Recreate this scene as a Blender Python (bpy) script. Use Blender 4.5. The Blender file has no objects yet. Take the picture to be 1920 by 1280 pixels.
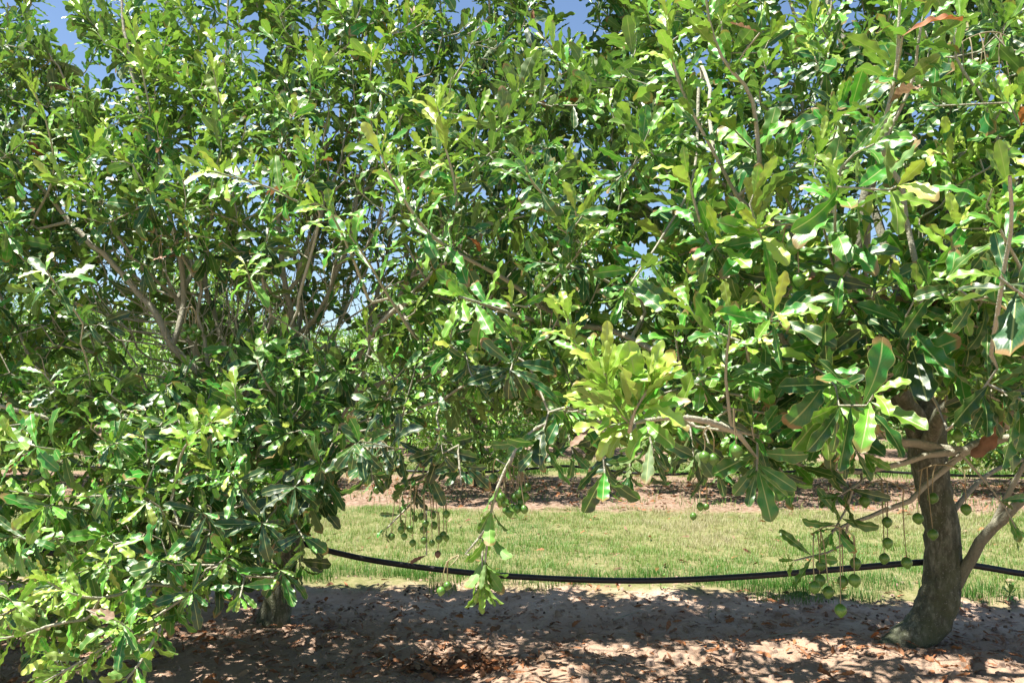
import bpy, math
import numpy as np
from mathutils import Vector

# ------------------------------------------------------------------ camera, sky, sun, exposure
sc = bpy.context.scene
COL = sc.collection
F = 1493.0                       # focal length in photo pixels (28 mm on 36 mm)
TILT = math.atan(95.0 / F)
CAM = np.array([0.0, 0.0, 1.65])
cam_d = bpy.data.cameras.new("camera")
cam_d.lens = 28.0
cam_d.sensor_width = 36.0
cam_d.clip_start = 0.05
cam_d.clip_end = 3000.0
cam = bpy.data.objects.new("camera", cam_d)
cam.location = CAM
cam.rotation_euler = (math.pi / 2 + TILT, 0, 0)
COL.objects.link(cam)
sc.camera = cam

SUN = np.array([-0.34, -0.07, 0.93]); SUN /= np.linalg.norm(SUN)
SUN_EL = math.asin(SUN[2]); SUN_AZ = math.atan2(SUN[0], SUN[1])
w = bpy.data.worlds.new("World"); sc.world = w; w.use_nodes = True
nt = w.node_tree
sky = nt.nodes.new("ShaderNodeTexSky"); sky.sky_type = 'NISHITA'; sky.sun_disc = False
sky.sun_elevation = SUN_EL; sky.sun_rotation = SUN_AZ
sky.air_density = 1.0; sky.dust_density = 0.5; sky.ozone_density = 3.0
bg = nt.nodes["Background"]; bg.inputs[1].default_value = 0.064
nt.links.new(sky.outputs[0], bg.inputs[0])
sun_d = bpy.data.lights.new("sun", 'SUN'); sun_d.energy = 5.0; sun_d.angle = math.radians(0.53)
sun_d.color = (1.0, 0.95, 0.86)
sun = bpy.data.objects.new("sun", sun_d)
sun.rotation_euler = Vector(SUN).to_track_quat('Z', 'Y').to_euler()
sun.location = (0, 0, 30); COL.objects.link(sun)
sc.view_settings.view_transform = 'Standard'; sc.view_settings.look = 'None'
sc.view_settings.exposure = 1.52; sc.view_settings.gamma = 1.0
sc.cycles.use_denoising = True
sc.cycles.max_bounces = 8; sc.cycles.diffuse_bounces = 4; sc.cycles.glossy_bounces = 3
sc.cycles.transmission_bounces = 6
sc.cycles.sample_clamp_indirect = 6.0

rng = np.random.default_rng(11)

# ------------------------------------------------------------------ pixel <-> world
_fw = np.array([0, math.cos(TILT), math.sin(TILT)]); _up = np.array([0, -math.sin(TILT), math.cos(TILT)])
_rt = np.array([1.0, 0, 0])
def P(px, py, Y):
    ray = _fw + _rt * ((px - 960) / F) - _up * ((py - 640) / F)
    return CAM + ray * (Y / ray[1])
def proj(p):
    p = np.atleast_2d(p) - CAM
    dep = p @ _fw
    return 960 + F * (p @ _rt) / dep, 640 - F * (p @ _up) / dep, dep
def norm(v):
    v = np.asarray(v, float)
    return v / (np.linalg.norm(v, axis=-1, keepdims=True) + 1e-9)

def vnoise(x, y, seed=0):
    x = np.asarray(x, float); y = np.asarray(y, float)
    xi = np.floor(x).astype(np.int64); yi = np.floor(y).astype(np.int64)
    fx = x - xi; fy = y - yi
    fx = fx * fx * (3 - 2 * fx); fy = fy * fy * (3 - 2 * fy)
    def h(a, b):
        n = (a * 374761393 + b * 668265263 + seed * 982451653) & 0x7fffffff
        n = ((n ^ (n >> 13)) * 1274126177) & 0x7fffffff
        return ((n ^ (n >> 16)) & 0xffff) / 65535.0
    return (h(xi, yi) * (1 - fx) + h(xi + 1, yi) * fx) * (1 - fy) + (h(xi, yi + 1) * (1 - fx) + h(xi + 1, yi + 1) * fx) * fy

# ------------------------------------------------------------------ orchard layout: rows run nearly across the view
SK = math.radians(4.0)
AL = np.array([math.cos(SK), -math.sin(SK)]); NR = np.array([math.sin(SK), math.cos(SK)])
ROWS = [5.62, 13.7, 21.7, 29.7, 38.0]
def rowc(x, y): return x * NR[0] + y * NR[1]
def on_row(s, c): p = AL * s + NR * c; return p[0], p[1]
def gz(x, y):
    c = rowc(x, y)
    z = 0.0 * c
    for r in ROWS[1:]: z = z + 0.07 * np.exp(-((c - r) / 1.15) ** 2)
    near = np.exp(-(np.hypot(x, y - 6) / 14.0) ** 2)
    z = z + near * (0.06 * (vnoise(x * 0.9, y * 0.9, 1) - .5) + 0.05 * (vnoise(x * 3.1, y * 3.1, 2) - .5)
                    + 0.030 * (vnoise(x * 9, y * 9, 3) - .5) + 0.018 * (vnoise(x * 22, y * 22, 4) - .5))
    return z

# ------------------------------------------------------------------ tags and mesh helpers
def tag(o, label=None, cat=None, group=None, kind=None):
    if label: o["label"] = label
    if cat: o["category"] = cat
    if group: o["group"] = group
    if kind: o["kind"] = kind
    return o
def empty(name, loc, label, cat, group=None):
    o = bpy.data.objects.new(name, None); o.location = loc; o.empty_display_size = 0.2
    COL.objects.link(o); return tag(o, label, cat, group)
def build(name, verts, quads, mat, parent=None, attrs=None, origin=None, smooth=True):
    verts = np.asarray(verts, np.float32).reshape(-1, 3)
    quads = np.asarray(quads, np.int32).reshape(-1, 4)
    if origin is None: origin = verts.mean(0) if parent is None else None
    pl = np.zeros(3)
    if parent is not None:
        q = parent
        while q is not None: pl = pl + np.array(q.location); q = q.parent
    if origin is None: origin = pl
    me = bpy.data.meshes.new(name)
    me.vertices.add(len(verts)); me.vertices.foreach_set("co", (verts - np.asarray(origin, np.float32)).ravel())
    me.loops.add(quads.size); me.loops.foreach_set("vertex_index", quads.ravel())
    me.polygons.add(len(quads)); me.polygons.foreach_set("loop_start", np.arange(0, quads.size, 4, dtype=np.int32))
    me.update(calc_edges=True)
    me.polygons.foreach_set("use_smooth", np.full(len(quads), smooth))
    for k, v in (attrs or {}).items():
        v = np.asarray(v, np.float32)
        if v.ndim == 1:
            a = me.attributes.new(k, 'FLOAT', 'POINT'); a.data.foreach_set("value", v)
        else:
            a = me.attributes.new(k, 'FLOAT_VECTOR', 'POINT'); a.data.foreach_set("vector", v.ravel())
    me.materials.append(mat)
    o = bpy.data.objects.new(name, me)
    COL.objects.link(o)
    if parent is not None: o.parent = parent
    o.location = np.asarray(origin) - pl
    return o

class MB:
    def __init__(s): s.v = []; s.q = []; s.r = []; s.n = 0
    def tube(s, pts, rad, sides=6, rough=0.0, cap=True, squash=None):
        pts = np.asarray(pts, float); n = len(pts); rad = np.broadcast_to(np.asarray(rad, float), (n,))
        t = np.gradient(pts, axis=0); t = norm(t)
        ref = np.array([0.31, 0.9, 0.2]) if abs(t[0] @ norm([0.31, 0.9, 0.2])) < 0.9 else np.array([1.0, 0, 0])
        a = norm(ref - t * (t @ ref)[:, None]); b = np.cross(t, a)
        ang = np.arange(sides) * 2 * math.pi / sides
        R = rad[:, None] * np.ones(sides)
        if rough: R = R * (1 + rough * (rng.random((n, sides)) - .5))
        if squash is not None: R = R * squash
        ring = pts[:, None, :] + R[:, :, None] * (a[:, None, :] * np.cos(ang)[None, :, None] + b[:, None, :] * np.sin(ang)[None, :, None])
        vs = ring.reshape(-1, 3); base = s.n
        i = np.arange(n - 1)[:, None] * sides; j = np.arange(sides)[None, :]; j2 = (j + 1) % sides
        q = np.stack([i + j, i + j2, i + sides + j2, i + sides + j], -1).reshape(-1, 4) + base
        s.v.append(vs); s.q.append(q); s.r.append(R.ravel()); s.n += len(vs)
        if cap:
            for e, ring_i in ((0, 0), (1, n - 1)):
                s.v.append(pts[[0 if e == 0 else -1]]); s.r.append(rad[[0 if e == 0 else -1]])
                c = s.n; s.n += 1; k = np.arange(0, sides, 1)
                o0 = base + ring_i * sides
                kk = np.arange(0, sides - 1, 2) if sides % 2 == 0 else np.arange(0, sides - 2, 2)
                qq = np.stack([np.full(len(kk), c), o0 + kk, o0 + kk + 1, o0 + (kk + 2) % sides], -1)
                if e == 0: qq = qq[:, ::-1]
                s.q.append(qq)
    def build(s, name, mat, parent=None, **k):
        return build(name, np.concatenate(s.v), np.concatenate(s.q), mat, parent, {"rad": np.concatenate(s.r)}, **k)

def bez(p0, p1, p2, n):
    t = np.linspace(0, 1, n)[:, None]
    return (1 - t) ** 2 * p0 + 2 * t * (1 - t) * p1 + t * t * p2
def smooth_path(pts, n):
    pts = np.asarray(pts, float)
    if len(pts) == 2:
        t = np.linspace(0, 1, n)[:, None]; return pts[0] * (1 - t) + pts[1] * t
    e = np.vstack([2 * pts[0] - pts[1], pts, 2 * pts[-1] - pts[-2]])
    seg = np.linalg.norm(np.diff(pts, axis=0), axis=1); cum = np.r_[0, np.cumsum(seg)]
    out = []
    for s in np.linspace(0, cum[-1], n):
        k = min(np.searchsorted(cum, s, side='right') - 1, len(pts) - 2); k = max(k, 0)
        t = (s - cum[k]) / (seg[k] + 1e-9)
        a, b, c, d = e[k], e[k + 1], e[k + 2], e[k + 3]
        out.append(0.5 * (2 * b + (c - a) * t + (2 * a - 5 * b + 4 * c - d) * t ** 2 + (3 * b - a - 3 * c + d) * t ** 3))
    return np.array(out)

# ------------------------------------------------------------------ materials
def mat(name):
    m = bpy.data.materials.new(name); m.use_nodes = True
    t = m.node_tree; t.nodes.clear()
    out = t.nodes.new("ShaderNodeOutputMaterial")
    return m, t, out
def N(t, ty, **k):
    n = t.nodes.new(ty)
    for a, b in k.items(): setattr(n, a, b)
    return n
def L(t, a, b): t.links.new(a, b)
def ramp(t, fac, stops, interp='LINEAR'):
    r = N(t, "ShaderNodeValToRGB"); r.color_ramp.interpolation = interp
    el = r.color_ramp.elements
    while len(el) < len(stops): el.new(0.5)
    for e, (p, c) in zip(el, stops): e.position = p; e.color = (*c, 1) if len(c) == 3 else c
    L(t, fac, r.inputs[0]); return r.outputs[0]
def math_(t, op, a, b=None, c=None):
    n = N(t, "ShaderNodeMath", operation=op)
    for i, v in enumerate((a, b, c)):
        if v is None: continue
        if isinstance(v, (int, float)): n.inputs[i].default_value = v
        else: L(t, v, n.inputs[i])
    return n.outputs[0]
def mix(t, fac, a, b, blend='MIX'):
    n = N(t, "ShaderNodeMix", data_type='RGBA', blend_type=blend)
    for sock, v in ((n.inputs[0], fac), (n.inputs[6], a), (n.inputs[7], b)):
        if isinstance(v, (int, float)): sock.default_value = v
        elif isinstance(v, tuple): sock.default_value = (*v, 1)
        else: L(t, v, sock)
    return n.outputs[2]
def noise(t, vec, scale, detail=3, rough=0.55):
    n = N(t, "ShaderNodeTexNoise"); n.inputs["Scale"].default_value = scale
    n.inputs["Detail"].default_value = detail; n.inputs["Roughness"].default_value = rough
    if vec is not None: L(t, vec, n.inputs["Vector"])
    return n.outputs[0]
def sstep(t, v, lo, hi):
    n = N(t, "ShaderNodeMapRange", interpolation_type='SMOOTHSTEP')
    L(t, v, n.inputs[0]); n.inputs[1].default_value = lo; n.inputs[2].default_value = hi
    return n.outputs[0]

def leaf_material(name, ramp_stops, rough=0.40, transl=0.25):
    m, t, out = mat(name)
    at = N(t, "ShaderNodeAttribute", attribute_name="tint"); s3 = N(t, "ShaderNodeSeparateXYZ"); L(t, at.outputs["Vector"], s3.inputs[0])
    au = N(t, "ShaderNodeAttribute", attribute_name="luv"); su = N(t, "ShaderNodeSeparateXYZ"); L(t, au.outputs["Vector"], su.inputs[0])
    age, rnd, dead = s3.outputs
    u, v = su.outputs[0], su.outputs[1]
    au_ = math_(t, 'ABSOLUTE', u)
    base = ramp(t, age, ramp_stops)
    hs = N(t, "ShaderNodeHueSaturation"); L(t, base, hs.inputs["Color"])
    L(t, math_(t, 'MULTIPLY_ADD', rnd, 0.045, 0.484), hs.inputs["Hue"]); L(t, math_(t, 'MULTIPLY_ADD', rnd, 0.55, 0.72), hs.inputs["Value"])
    geo = N(t, "ShaderNodeNewGeometry")
    blot = noise(t, geo.outputs["Position"], 45, 3)
    col = mix(t, math_(t, 'MULTIPLY', sstep(t, blot, 0.5, 0.75), 0.3), hs.outputs[0], mix(t, 0.5, hs.outputs[0], (0.26, 0.30, 0.05)))
    # feathered side veins
    vein = math_(t, 'SINE', math_(t, 'MULTIPLY_ADD', v, 75.0, math_(t, 'MULTIPLY', au_, -26.0)))
    col = mix(t, math_(t, 'MULTIPLY', sstep(t, vein, 0.75, 1.0), 0.07), col, (0.30, 0.38, 0.12))
    rib = math_(t, 'SUBTRACT', 1.0, sstep(t, au_, 0.03, 0.10))
    col = mix(t, math_(t, 'MULTIPLY', rib, 0.75), col, (0.42, 0.48, 0.17))
    edge = sstep(t, au_, 0.91, 0.97)
    col = mix(t, math_(t, 'MULTIPLY', edge, 0.55), col, (0.50, 0.47, 0.18))
    under = mix(t, 0.45, col, (0.20, 0.27, 0.075))
    col = mix(t, geo.outputs["Backfacing"], col, under)
    dcol = ramp(t, rnd, [(0, (0.15, 0.075, 0.035)), (0.45, (0.40, 0.14, 0.035)), (0.7, (0.24, 0.13, 0.07)), (1, (0.34, 0.23, 0.14))])
    dcol = mix(t, sstep(t, blot, 0.35, 0.7), dcol, mix(t, 0.55, dcol, (0.10, 0.045, 0.02)))
    tip = math_(t, 'MULTIPLY', sstep(t, math_(t, 'ADD', v, math_(t, 'MULTIPLY', math_(t, 'ADD', au_, blot), 0.12)), 0.96, 1.04), sstep(t, rnd, 0.72, 0.82))
    col = mix(t, math_(t, 'MULTIPLY', tip, 0.85), col, (0.27, 0.15, 0.06))
    col = mix(t, dead, col, dcol)
    p = N(t, "ShaderNodeBsdfPrincipled"); L(t, col, p.inputs["Base Color"])
    rg = math_(t, 'MULTIPLY_ADD', noise(t, geo.outputs["Position"], 18, 2), 0.22, rough - 0.09)
    rg = math_(t, 'ADD', rg, math_(t, 'MULTIPLY', geo.outputs["Backfacing"], 0.22)); rg = math_(t, 'ADD', rg, math_(t, 'MULTIPLY', dead, 0.25))
    L(t, rg, p.inputs["Roughness"]); p.inputs["Specular IOR Level"].default_value = 0.8
    bmp = N(t, "ShaderNodeBump"); bmp.inputs["Strength"].default_value = 0.25; bmp.inputs["Distance"].default_value = 0.004
    L(t, math_(t, 'ADD', math_(t, 'MULTIPLY', vein, -0.07), math_(t, 'MULTIPLY', rib, -1.0)), bmp.inputs["Height"]); L(t, bmp.outputs[0], p.inputs["Normal"])
    tr = N(t, "ShaderNodeBsdfTranslucent")
    tc = mix(t, 0.6, col, (0.26, 0.48, 0.03), 'MIX'); tc = mix(t, dead, mix(t, age, tc, mix(t, 0.35, col, (0.12, 0.34, 0.02))), dcol)
    L(t, tc, tr.inputs[0])
    ms = N(t, "ShaderNodeMixShader"); ms.inputs[0].default_value = transl
    L(t, p.outputs[0], ms.inputs[1]); L(t, tr.outputs[0], ms.inputs[2]); L(t, ms.outputs[0], out.inputs[0])
    return m
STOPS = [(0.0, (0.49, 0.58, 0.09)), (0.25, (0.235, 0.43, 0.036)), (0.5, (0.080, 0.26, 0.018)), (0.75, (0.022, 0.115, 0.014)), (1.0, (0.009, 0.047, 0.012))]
M_LEAF = leaf_material("macadamia_leaf", STOPS)

def bark_material():
    m, t, out = mat("bark")
    geo = N(t, "ShaderNodeNewGeometry"); pos = geo.outputs["Position"]
    a = N(t, "ShaderNodeAttribute", attribute_name="rad")
    thick = sstep(t, a.outputs["Fac"], 0.006, 0.055)
    mp = N(t, "ShaderNodeMapping"); mp.inputs["Scale"].default_value = (1, 1, 0.35); L(t, pos, mp.inputs[0])
    n1 = noise(t, mp.outputs[0], 28, 5, 0.65); n2 = noise(t, pos, 7, 4, 0.6); n3 = noise(t, pos, 90, 2, 0.6)
    twig = mix(t, n2, (0.26, 0.255, 0.17), (0.43, 0.405, 0.32))
    wood = ramp(t, n1, [(0.30, (0.030, 0.032, 0.019)), (0.5, (0.088, 0.090, 0.056)), (0.70, (0.235, 0.235, 0.17))])
    wood = mix(t, math_(t, 'MULTIPLY', sstep(t, n2, 0.42, 0.62), 0.6), wood, (0.075, 0.09, 0.035))
    wood = mix(t, math_(t, 'MULTIPLY', sstep(t, n3, 0.62, 0.70), 0.45), wood, (0.36, 0.35, 0.29))
    col = mix(t, thick, twig, wood)
    p = N(t, "ShaderNodeBsdfPrincipled"); L(t, col, p.inputs["Base Color"]); p.inputs["Roughness"].default_value = 0.8
    b = N(t, "ShaderNodeBump"); b.inputs["Strength"].default_value = 0.9; b.inputs["Distance"].default_value = 0.02
    L(t, math_(t, 'ADD', n1, math_(t, 'MULTIPLY', n3, 0.4)), b.inputs["Height"]); L(t, b.outputs[0], p.inputs["Normal"])
    L(t, p.outputs[0], out.inputs[0]); return m
M_BARK = bark_material()

def simple_material(name, c1, c2, scale, rough, bump=0.0, spec=0.5, c3=None):
    m, t, out = mat(name)
    tc = N(t, "ShaderNodeTexCoord").outputs["Object"]
    n = noise(t, tc, scale, 4)
    col = ramp(t, n, [(0.3, c1), (0.7, c2)])
    if c3: col = mix(t, sstep(t, noise(t, tc, scale * 6, 2), 0.62, 0.72), col, c3)
    oi = N(t, "ShaderNodeObjectInfo")
    hs = N(t, "ShaderNodeHueSaturation"); L(t, col, hs.inputs["Color"])
    L(t, math_(t, 'MULTIPLY_ADD', oi.outputs["Random"], 0.4, 0.8), hs.inputs["Value"])
    p = N(t, "ShaderNodeBsdfPrincipled"); L(t, hs.outputs[0], p.inputs["Base Color"]); p.inputs["Roughness"].default_value = rough
    p.inputs["Specular IOR Level"].default_value = spec
    if bump:
        b = N(t, "ShaderNodeBump"); b.inputs["Strength"].default_value = bump; b.inputs["Distance"].default_value = 0.004
        L(t, n, b.inputs["Height"]); L(t, b.outputs[0], p.inputs["Normal"])
    L(t, p.outputs[0], out.inputs[0]); return m
M_NUT = simple_material("green_husk", (0.05, 0.13, 0.02), (0.11, 0.24, 0.035), 3.0, 0.36, 0.05, 0.5, (0.20, 0.30, 0.09))
M_NUTB = simple_material("brown_husk", (0.10, 0.055, 0.03), (0.20, 0.12, 0.07), 60, 0.6, 0.3)
M_NUTD = simple_material("dark_fallen_husk", (0.045, 0.028, 0.02), (0.11, 0.07, 0.045), 70, 0.8, 0.4)
M_HOSE = simple_material("black_polythene", (0.010, 0.010, 0.011), (0.022, 0.022, 0.023), 14, 0.42, 0.08, 0.5, (0.05, 0.047, 0.042))
M_STALK = simple_material("nut_stalk", (0.20, 0.17, 0.085), (0.30, 0.25, 0.14), 40, 0.7)
M_WIRE = simple_material("galvanised_wire", (0.2, 0.2, 0.2), (0.3, 0.3, 0.3), 40, 0.5)

def ground_material():
    m, t, out = mat("orchard_soil")
    geo = N(t, "ShaderNodeNewGeometry"); pos = geo.outputs["Position"]
    s = N(t, "ShaderNodeSeparateXYZ"); L(t, pos, s.inputs[0])
    c = math_(t, 'ADD', math_(t, 'MULTIPLY', s.outputs[0], float(NR[0])), math_(t, 'MULTIPLY', s.outputs[1], float(NR[1])))
    wob = noise(t, pos, 0.8, 5, 0.6); wob2 = noise(t, pos, 3.0, 4, 0.6)
    cw = math_(t, 'ADD', c, math_(t, 'ADD', math_(t, 'MULTIPLY_ADD', wob, 1.6, -0.8), math_(t, 'MULTIPLY_ADD', wob2, 0.7, -0.35)))
    n1 = noise(t, pos, 2.2, 6, 0.62); n2 = noise(t, pos, 14, 5, 0.65); n3 = noise(t, pos, 70, 4, 0.7)
    soil = ramp(t, n1, [(0.25, (0.34, 0.21, 0.14)), (0.5, (0.52, 0.37, 0.27)), (0.78, (0.60, 0.475, 0.38))])
    humus = math_(t, 'MULTIPLY', math_(t, 'SUBTRACT', 1.0, sstep(t, cw, 5.4, 6.3)), sstep(t, n1, 0.32, 0.55))
    soil = mix(t, math_(t, 'MULTIPLY', humus, 0.45), soil, (0.18, 0.115, 0.075))
    soil = mix(t, math_(t, 'MULTIPLY', sstep(t, n2, 0.5, 0.72), 0.55), soil, (0.20, 0.115, 0.075))
    soil = mix(t, math_(t, 'MULTIPLY', sstep(t, n3, 0.58, 0.70), 0.6), soil, (0.085, 0.055, 0.04))
    mulch = ramp(t, n2, [(0.3, (0.12, 0.072, 0.048)), (0.5, (0.25, 0.17, 0.12)), (0.72, (0.40, 0.30, 0.24))])
    mulch = mix(t, math_(t, 'MULTIPLY', sstep(t, n3, 0.55, 0.68), 0.5), mulch, (0.09, 0.05, 0.03))
    thatch = ramp(t, n2, [(0.3, (0.12, 0.14, 0.045)), (0.55, (0.21, 0.20, 0.09)), (0.75, (0.30, 0.26, 0.16))])
    # distance from the nearest tree row
    far_ = math_(t, 'GREATER_THAN', c, 9.6)
    d = math_(t, 'ABSOLUTE', math_(t, 'SUBTRACT', math_(t, 'PINGPONG', math_(t, 'SUBTRACT', cw, ROWS[1]), 4.0), 0.0))
    strip = math_(t, 'SUBTRACT', 1.0, sstep(t, d, 2.0, 2.7))
    row1 = math_(t, 'SUBTRACT', 1.0, sstep(t, cw, 6.45, 6.95))
    col = mix(t, strip, thatch, mulch)
    col2 = mix(t, row1, thatch, soil)
    col = mix(t, far_, col2, col)
    p = N(t, "ShaderNodeBsdfPrincipled"); L(t, col, p.inputs["Base Color"]); p.inputs["Roughness"].default_value = 0.95
    p.inputs["Specular IOR Level"].default_value = 0.15
    b = N(t, "ShaderNodeBump"); b.inputs["Strength"].default_value = 0.9; b.inputs["Distance"].default_value = 0.03
    L(t, math_(t, 'ADD', n2, math_(t, 'MULTIPLY', n3, 0.5)), b.inputs["Height"]); L(t, b.outputs[0], p.inputs["Normal"])
    L(t, p.outputs[0], out.inputs[0]); return m
M_GROUND = ground_material()

def grass_material():
    m, t, out = mat("grass_blade")
    at = N(t, "ShaderNodeAttribute", attribute_name="tint"); s3 = N(t, "ShaderNodeSeparateXYZ"); L(t, at.outputs["Vector"], s3.inputs[0])
    col = ramp(t, s3.outputs[0], [(0, (0.06, 0.18, 0.02)), (0.4, (0.125, 0.245, 0.032)), (0.7, (0.225, 0.295, 0.072)), (1, (0.37, 0.335, 0.19))])
    p = N(t, "ShaderNodeBsdfPrincipled"); L(t, col, p.inputs["Base Color"]); p.inputs["Roughness"].default_value = 0.55
    tr = N(t, "ShaderNodeBsdfTranslucent"); L(t, col, tr.inputs[0])
    ms = N(t, "ShaderNodeMixShader"); ms.inputs[0].default_value = 0.35
    L(t, p.outputs[0], ms.inputs[1]); L(t, tr.outputs[0], ms.inputs[2]); L(t, ms.outputs[0], out.inputs[0]); return m
M_GRASS = grass_material()

# ------------------------------------------------------------------ leaves
_PV = [0, .05, .12, .22, .35, .5, .62, .74, .84, .92, .97, 1.0]
_PW = [.07, .08, .20, .42, .66, .84, .95, 1.0, .93, .72, .45, .12]
def leaf_template(nv, us, width, bend, wave, k, phase, fold, twist):
    v = np.linspace(0, 1, nv + 1); v[-2] = min(v[-2] + .02, .97)
    us = np.asarray(us, float)
    prof = np.interp(v, _PV, _PW) * width
    th = -bend * (v ** 1.3); dv = np.diff(v, prepend=0)
    y = np.cumsum(np.cos(th) * dv); z = np.cumsum(np.sin(th) * dv)
    U, V = np.meshgrid(us, v)
    amp = np.interp(v, [0, .15, .4, .85, 1], [0, .2, 1, 1, .5])[:, None]
    wv = np.where(U > 0, np.sin(2 * math.pi * k * V + phase), np.sin(2 * math.pi * (k + .35) * V + phase * 1.7 + 1.0))
    wv2 = np.where(U > 0, np.cos(2 * math.pi * k * V + phase), np.cos(2 * math.pi * (k + .35) * V + phase * 1.7 + 1.0))
    edge = np.abs(U) ** 1.6
    X = U * prof[:, None] * (1 + 0.13 * amp * wv2 * edge)
    lift = fold * np.abs(U) * prof[:, None] + wave * amp * wv * edge
    # lift is along the local normal of the bent midrib
    nx = -np.sin(th)[:, None]; nz = np.cos(th)[:, None]
    Y = y[:, None] + lift * nx; Z = z[:, None] + lift * nz
    tw = twist * V
    X2 = X * np.cos(tw) - 0 * Z; Z2 = Z + X * np.sin(tw)
    vs = np.stack([X2, Y, Z2], -1).reshape(-1, 3)
    nu = len(us); i = np.arange(nv)[:, None] * nu; j = np.arange(nu - 1)[None, :]
    q = np.stack([i + j, i + j + 1, i + nu + j + 1, i + nu + j], -1).reshape(-1, 4)
    luv = np.stack([U, V, 0 * U], -1).reshape(-1, 3)
    return vs, q, luv
_tr = np.random.default_rng(5)
NT = 26
_tp = [(_tr.uniform(.105, .178), _tr.uniform(-.35, 1.15), _tr.uniform(.018, .040), _tr.uniform(2.6, 4.4), _tr.uniform(0, 6.28), _tr.uniform(.1, .45), _tr.uniform(-.35, .35)) for _ in range(NT)]
LOD = [
    [leaf_template(22, [-1, -.93, -.5, 0, .5, .93, 1], *p) for p in _tp],
    [leaf_template(14, [-1, 0, 1], *p) for p in _tp],
    [leaf_template(5, [-1, 0, 1], *p) for p in _tp],
]
class Leaves:
    def __init__(s): s.p = []; s.d = []; s.n = []; s.L = []; s.a = []; s.dead = []
    def add(s, p, d, n, ln, age, dead=0.0):
        s.p.append(p); s.d.append(d); s.n.append(n); s.L.append(ln); s.a.append(age)
        s.dead.append(np.broadcast_to(np.asarray(dead, float), np.shape(ln)))
    def count(s): return sum(len(x) for x in s.p)
    def arrays(s, lod=None, r=rng):
        p = np.concatenate(s.p); d = norm(np.concatenate(s.d)); n = np.concatenate(s.n)
        ln = np.concatenate(s.L); a = np.concatenate(s.a); dead = np.concatenate(s.dead)
        n = n - d * np.sum(n * d, 1, keepdims=True); n = norm(n); x = np.cross(d, n)
        ti = r.integers(0, NT, len(p)); wsc = r.uniform(.74, 1.12, len(p)); rnd = r.random(len(p))
        lv = np.where(p[:, 1] < 3.7, 0, 1) if lod is None else np.full(len(p), lod)
        V, Q, U, T = [], [], [], []; off = 0
        for l in range(3):
            for k in range(NT):
                m = np.nonzero((lv == l) & (ti == k))[0]
                if not len(m): continue
                tv, tq, tu = LOD[l][k]; nv = len(tv)
                loc = tv[None] * ln[m, None, None]
                W = p[m, None, :] + (loc[:, :, 0:1] * wsc[m, None, None]) * x[m, None, :] + loc[:, :, 1:2] * d[m, None, :] + loc[:, :, 2:3] * n[m, None, :]
                V.append(W.reshape(-1, 3)); Q.append((tq[None] + (np.arange(len(m)) * nv)[:, None, None] + off).reshape(-1, 4))
                U.append(np.tile(tu, (len(m), 1)))
                T.append(np.repeat(np.stack([a[m], rnd[m], dead[m]], -1), nv, axis=0)); off += len(m) * nv
        return np.concatenate(V), np.concatenate(Q), np.concatenate(U), np.concatenate(T)
    def build(s, name, parent=None, lod=None, m=None, **k):
        V, Q, U, T = s.arrays(lod)
        return build(name, V, Q, m or M_LEAF, parent, {"luv": U, "tint": T}, **k)

UP = np.array([0, 0, 1.0])
def shoot_leaves(out, path, length, spacing=0.05, nper=3, L0=0.17, age0=0.8, age1=0.35, hang=0.0, th0=80, th1=30, r=rng, dead=0.0, skip=0.12, tipscale=0.7):
    """whorls of leaves on the last `length` metres of a path"""
    path = np.asarray(path); seg = np.linalg.norm(np.diff(path, axis=0), axis=1); cum = np.r_[0, np.cumsum(seg)]
    tot = cum[-1]; length = min(length, tot * 0.97)
    nw = max(2, int(length / spacing) + 1)
    s = tot - length + np.linspace(0, 1, nw) * length
    tt = np.linspace(0, 1, nw)
    p = np.stack([np.interp(s, cum, path[:, k]) for k in range(3)], -1)
    dl = 0.02
    p2 = np.stack([np.interp(np.clip(s + dl, 0, tot), cum, path[:, k]) for k in range(3)], -1)
    p1 = np.stack([np.interp(np.clip(s - dl, 0, tot), cum, path[:, k]) for k in range(3)], -1)
    ax = norm(p2 - p1)
    ref = norm(np.array([0.3, 0.5, -0.8])); a = norm(np.cross(ax, ref)); b = np.cross(ax, a)
    ph0 = r.random() * 6.28
    i = np.repeat(np.arange(nw), nper); j = np.tile(np.arange(nper), nw)
    keep = r.random(len(i)) > skip; i = i[keep]; j = j[keep]
    if not len(i): return
    n = len(i)
    phi = ph0 + j * 2 * math.pi / nper + i * (math.pi / nper) + r.normal(0, .22, n)
    th = np.radians(th0 + (th1 - th0) * tt[i] ** 1.4 + r.normal(0, 11, n))
    rad = a[i] * np.cos(phi)[:, None] + b[i] * np.sin(phi)[:, None]
    d = ax[i] * np.cos(th)[:, None] + rad * np.sin(th)[:, None]
    d = norm(d + r.normal(0, .10, (n, 3)))
    d = norm(d - UP * (hang * (1.0 - 0.35 * tt[i]))[:, None])
    nn = norm(ax[i] * 0.8 + UP * 0.55 - rad * 0.25 + r.normal(0, .28, (n, 3)))
    ln = L0 * (1 - (1 - tipscale) * tt[i] ** 3) * r.uniform(.72, 1.2, n)
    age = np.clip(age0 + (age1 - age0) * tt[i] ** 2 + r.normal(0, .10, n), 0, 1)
    dd = (r.random(n) < dead * (1 - tt[i])).astype(float)
    out.add(p[i] - rad * 0.0, d, nn, ln, age, dd)

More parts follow.
